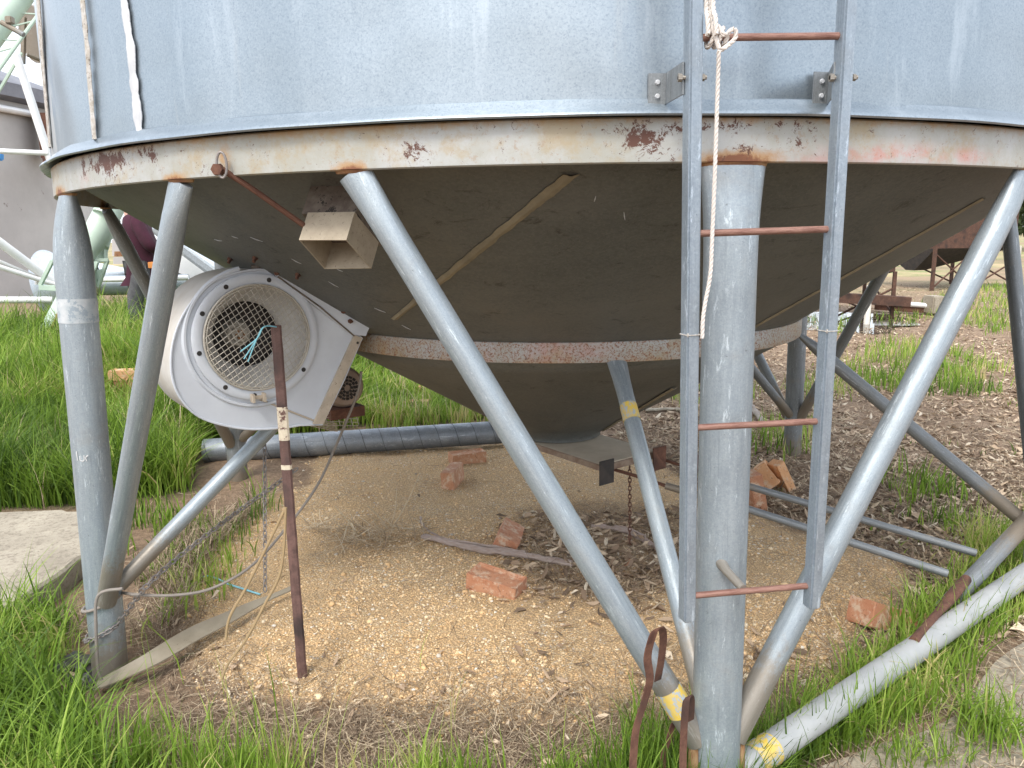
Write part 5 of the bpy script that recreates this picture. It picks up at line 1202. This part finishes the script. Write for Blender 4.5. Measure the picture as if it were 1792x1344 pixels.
# ------------------------------------------------------------ the standing man
def skin(name, joints, edges, mat, parent, lv=2, root=0):
    me = bpy.data.meshes.new(name); me.from_pydata([tuple(j[0]-parent.location) if True else 0 for j in joints], edges, [])
    o = bpy.data.objects.new(name, me); C.objects.link(o)
    md = o.modifiers.new('s', 'SKIN'); md.use_smooth_shade = True
    if not me.skin_vertices: pass
    for i, j in enumerate(joints):
        sv = me.skin_vertices[0].data[i]; r_ = j[1]; sv.radius = r_ if isinstance(r_, tuple) else (r_, r_); sv.use_root = (i == root)
    ss = o.modifiers.new('d', 'SUBSURF'); ss.levels = lv; ss.render_levels = lv
    dg = bpy.context.evaluated_depsgraph_get(); ev = o.evaluated_get(dg); nm = bpy.data.meshes.new_from_object(ev); o.modifiers.clear(); o.data = nm
    nm.materials.clear(); nm.materials.append(mat)
    at = nm.attributes.new('tc', 'FLOAT_VECTOR', 'POINT'); co = np.zeros(len(nm.vertices)*3, 'f'); nm.vertices.foreach_get('co', co); at.data.foreach_set('vector', co)
    nm.shade_smooth(); o.parent = parent; return o
YM = 8.9
mf = P(252, 600, YM); gzm = Hs(mf.x, mf.y); man = thing('person', (mf.x, mf.y, gzm), 'man in a maroon jumper and grey trousers standing in the grass with his back turned', 'person')
M_JUMP = m_plain('maroon_jumper', (.045, .005, .018), (.028, .003, .011), 12, .9, 0, .2); M_TROU = m_plain('grey_trousers', (.11, .11, .115), (.055, .055, .06), 14, .9, 0, .3)
M_SKIN = m_plain('skin', (.55, .33, .26), (.48, .28, .22), 10, .55); M_HAIR = m_plain('grey_hair', (.6, .58, .55), (.42, .4, .38), 40, .9); M_BOOT = m_plain('boot', (.06, .045, .035), None, 10, .7)
pel = P(256, 470, YM); che = P(248, 415, YM); nk = P(226, 372, YM+.03); hd = nk+V((.06, -.02, .20)); hz_ = pel.z
shn = P(236, 385, YM-.16); sho = P(244, 386, YM+.2); eln = P(262, 430, YM-.24); wrn = P(287, 442, YM-.12); elf = P(268, 432, YM+.3); wrf = P(296, 436, YM+.14)
hipn = pel+V((-.04, -.1, -.04)); hipf = pel+V((.04, .1, -.04)); fz = gzm
knn = V((mf.x+.00, YM-.10, fz+.5)); knf = V((mf.x+.14, YM+.12, fz+.5)); ann = V((mf.x-.02, YM-.1, fz+.09)); anf = V((mf.x+.12, YM+.14, fz+.09))
def hand(w_, sgn):
    pj = []; pe = []; d = V((1, 0, .05)); b = w_+d*.07; pj.append((b, (.035, .018)))
    return b
J = [(pel, .13), (che, .15), (nk, .06), (hd, .095), (hd+V((0, 0, .07)), .075), (shn, .055), (eln, .045), (wrn, .028), (sho, .055), (elf, .045), (wrf, .028), (hipn, .08), (knn, .06), (ann, .04), (hipf, .08), (knf, .06), (anf, .04), (ann+V((.17, -.01, -.05)), .035), (anf+V((.17, .01, -.05)), .035)]
Ed = [(0, 1), (1, 2), (2, 3), (3, 4), (1, 5), (5, 6), (6, 7), (1, 8), (8, 9), (9, 10), (0, 11), (11, 12), (12, 13), (0, 14), (14, 15), (15, 16), (13, 17), (16, 18)]
for wr in (7, 10):
    w_ = J[wr][0]; d = V((.9, 0, .12)).normalized(); b = w_+d*.05; J.append((b, (.036, .016))); bi = len(J)-1; Ed.append((wr, bi))
    for f_ in range(4):
        k0 = b+d*.035+V((0, (f_-1.5)*.019, 0)); L_ = (.062, .07, .066, .052)[f_]; k1 = k0+d*L_*.5+V((0, 0, -.012)); k2 = k1+d*L_*.25+V((0, 0, -.03))
        J += [(k0, .010), (k1, .009), (k2, .0075)]; m_ = len(J); Ed += [(bi, m_-3), (m_-3, m_-2), (m_-2, m_-1)]
    t1 = b+V((0, -.03, .012)); J += [(t1, .012), (t1+d*.035+V((0, -.006, .008)), .010)]; Ed += [(bi, len(J)-2), (len(J)-2, len(J)-1)]
body = skin('body', J, Ed, M_SKIN, man, 2)
skin('jumper', [(pel+V((0, 0, .02)), (.235, .175)), (che, (.245, .19)), (nk+V((.01, 0, -.04)), (.10, .09)), (shn, .085), (eln, .075), (wrn+V((-.03, 0, 0)), .045), (sho, .085), (elf, .075), (wrf+V((-.03, 0, 0)), .045), (pel+V((0, 0, -.05)), (.19, .15))], [(0, 1), (1, 2), (1, 3), (3, 4), (4, 5), (1, 6), (6, 7), (7, 8), (0, 9)], M_JUMP, man)
skin('trousers', [(pel+V((0, 0, -.03)), (.17, .14)), (hipn, .115), (knn, .092), (ann+V((0, 0, .03)), .075), (hipf, .115), (knf, .092), (anf+V((0, 0, .03)), .075)], [(0, 1), (1, 2), (2, 3), (0, 4), (4, 5), (5, 6)], M_TROU, man)
skin('hair', [(hd+V((-.03, 0, .0)), .085), (hd+V((-.02, 0, .09)), .088), (nk+V((-.02, 0, .07)), .06)], [(0, 1), (0, 2)], M_HAIR, man)
mb = MB(); mb.box(hd+V((.105, 0, .01)), (.03, .022, .045), Matrix.Rotation(.4, 4, 'Y'), bev=.008).build('nose', M_SKIN, body)
for s_ in (-1, 1):
    MB().lathe([(0, .006), (.008, .003), (.011, -.003)], hd+V((.092, s_*.032, .045)), 10, rot=Matrix.Rotation(R(90), 3, 'Y')).build('eye', M_DARK, body); MB().box(hd+V((0, s_*.097, .02)), (.035, .014, .055), bev=.006).build('ear', M_SKIN, body)
MB().box(hd+V((.096, 0, -.04)), (.012, .045, .01), bev=.004).build('mouth', M_RUNG, body)
for an in (ann, anf): MB().box(an+V((.06, 0, -.045)), (.29, .10, .09), bev=.025).build('boot', M_BOOT, man)
M_ORG = m_plain('orange_tan_leather', (.62, .25, .06), (.5, .2, .05), 12, .7)
MB().box(P(267, 464, YM-.21), (.05, .03, .075), bev=.008).box(P(262, 464, YM-.20), (.03, .03, .07), bev=.006).build('belt_pouch', M_ORG, man)
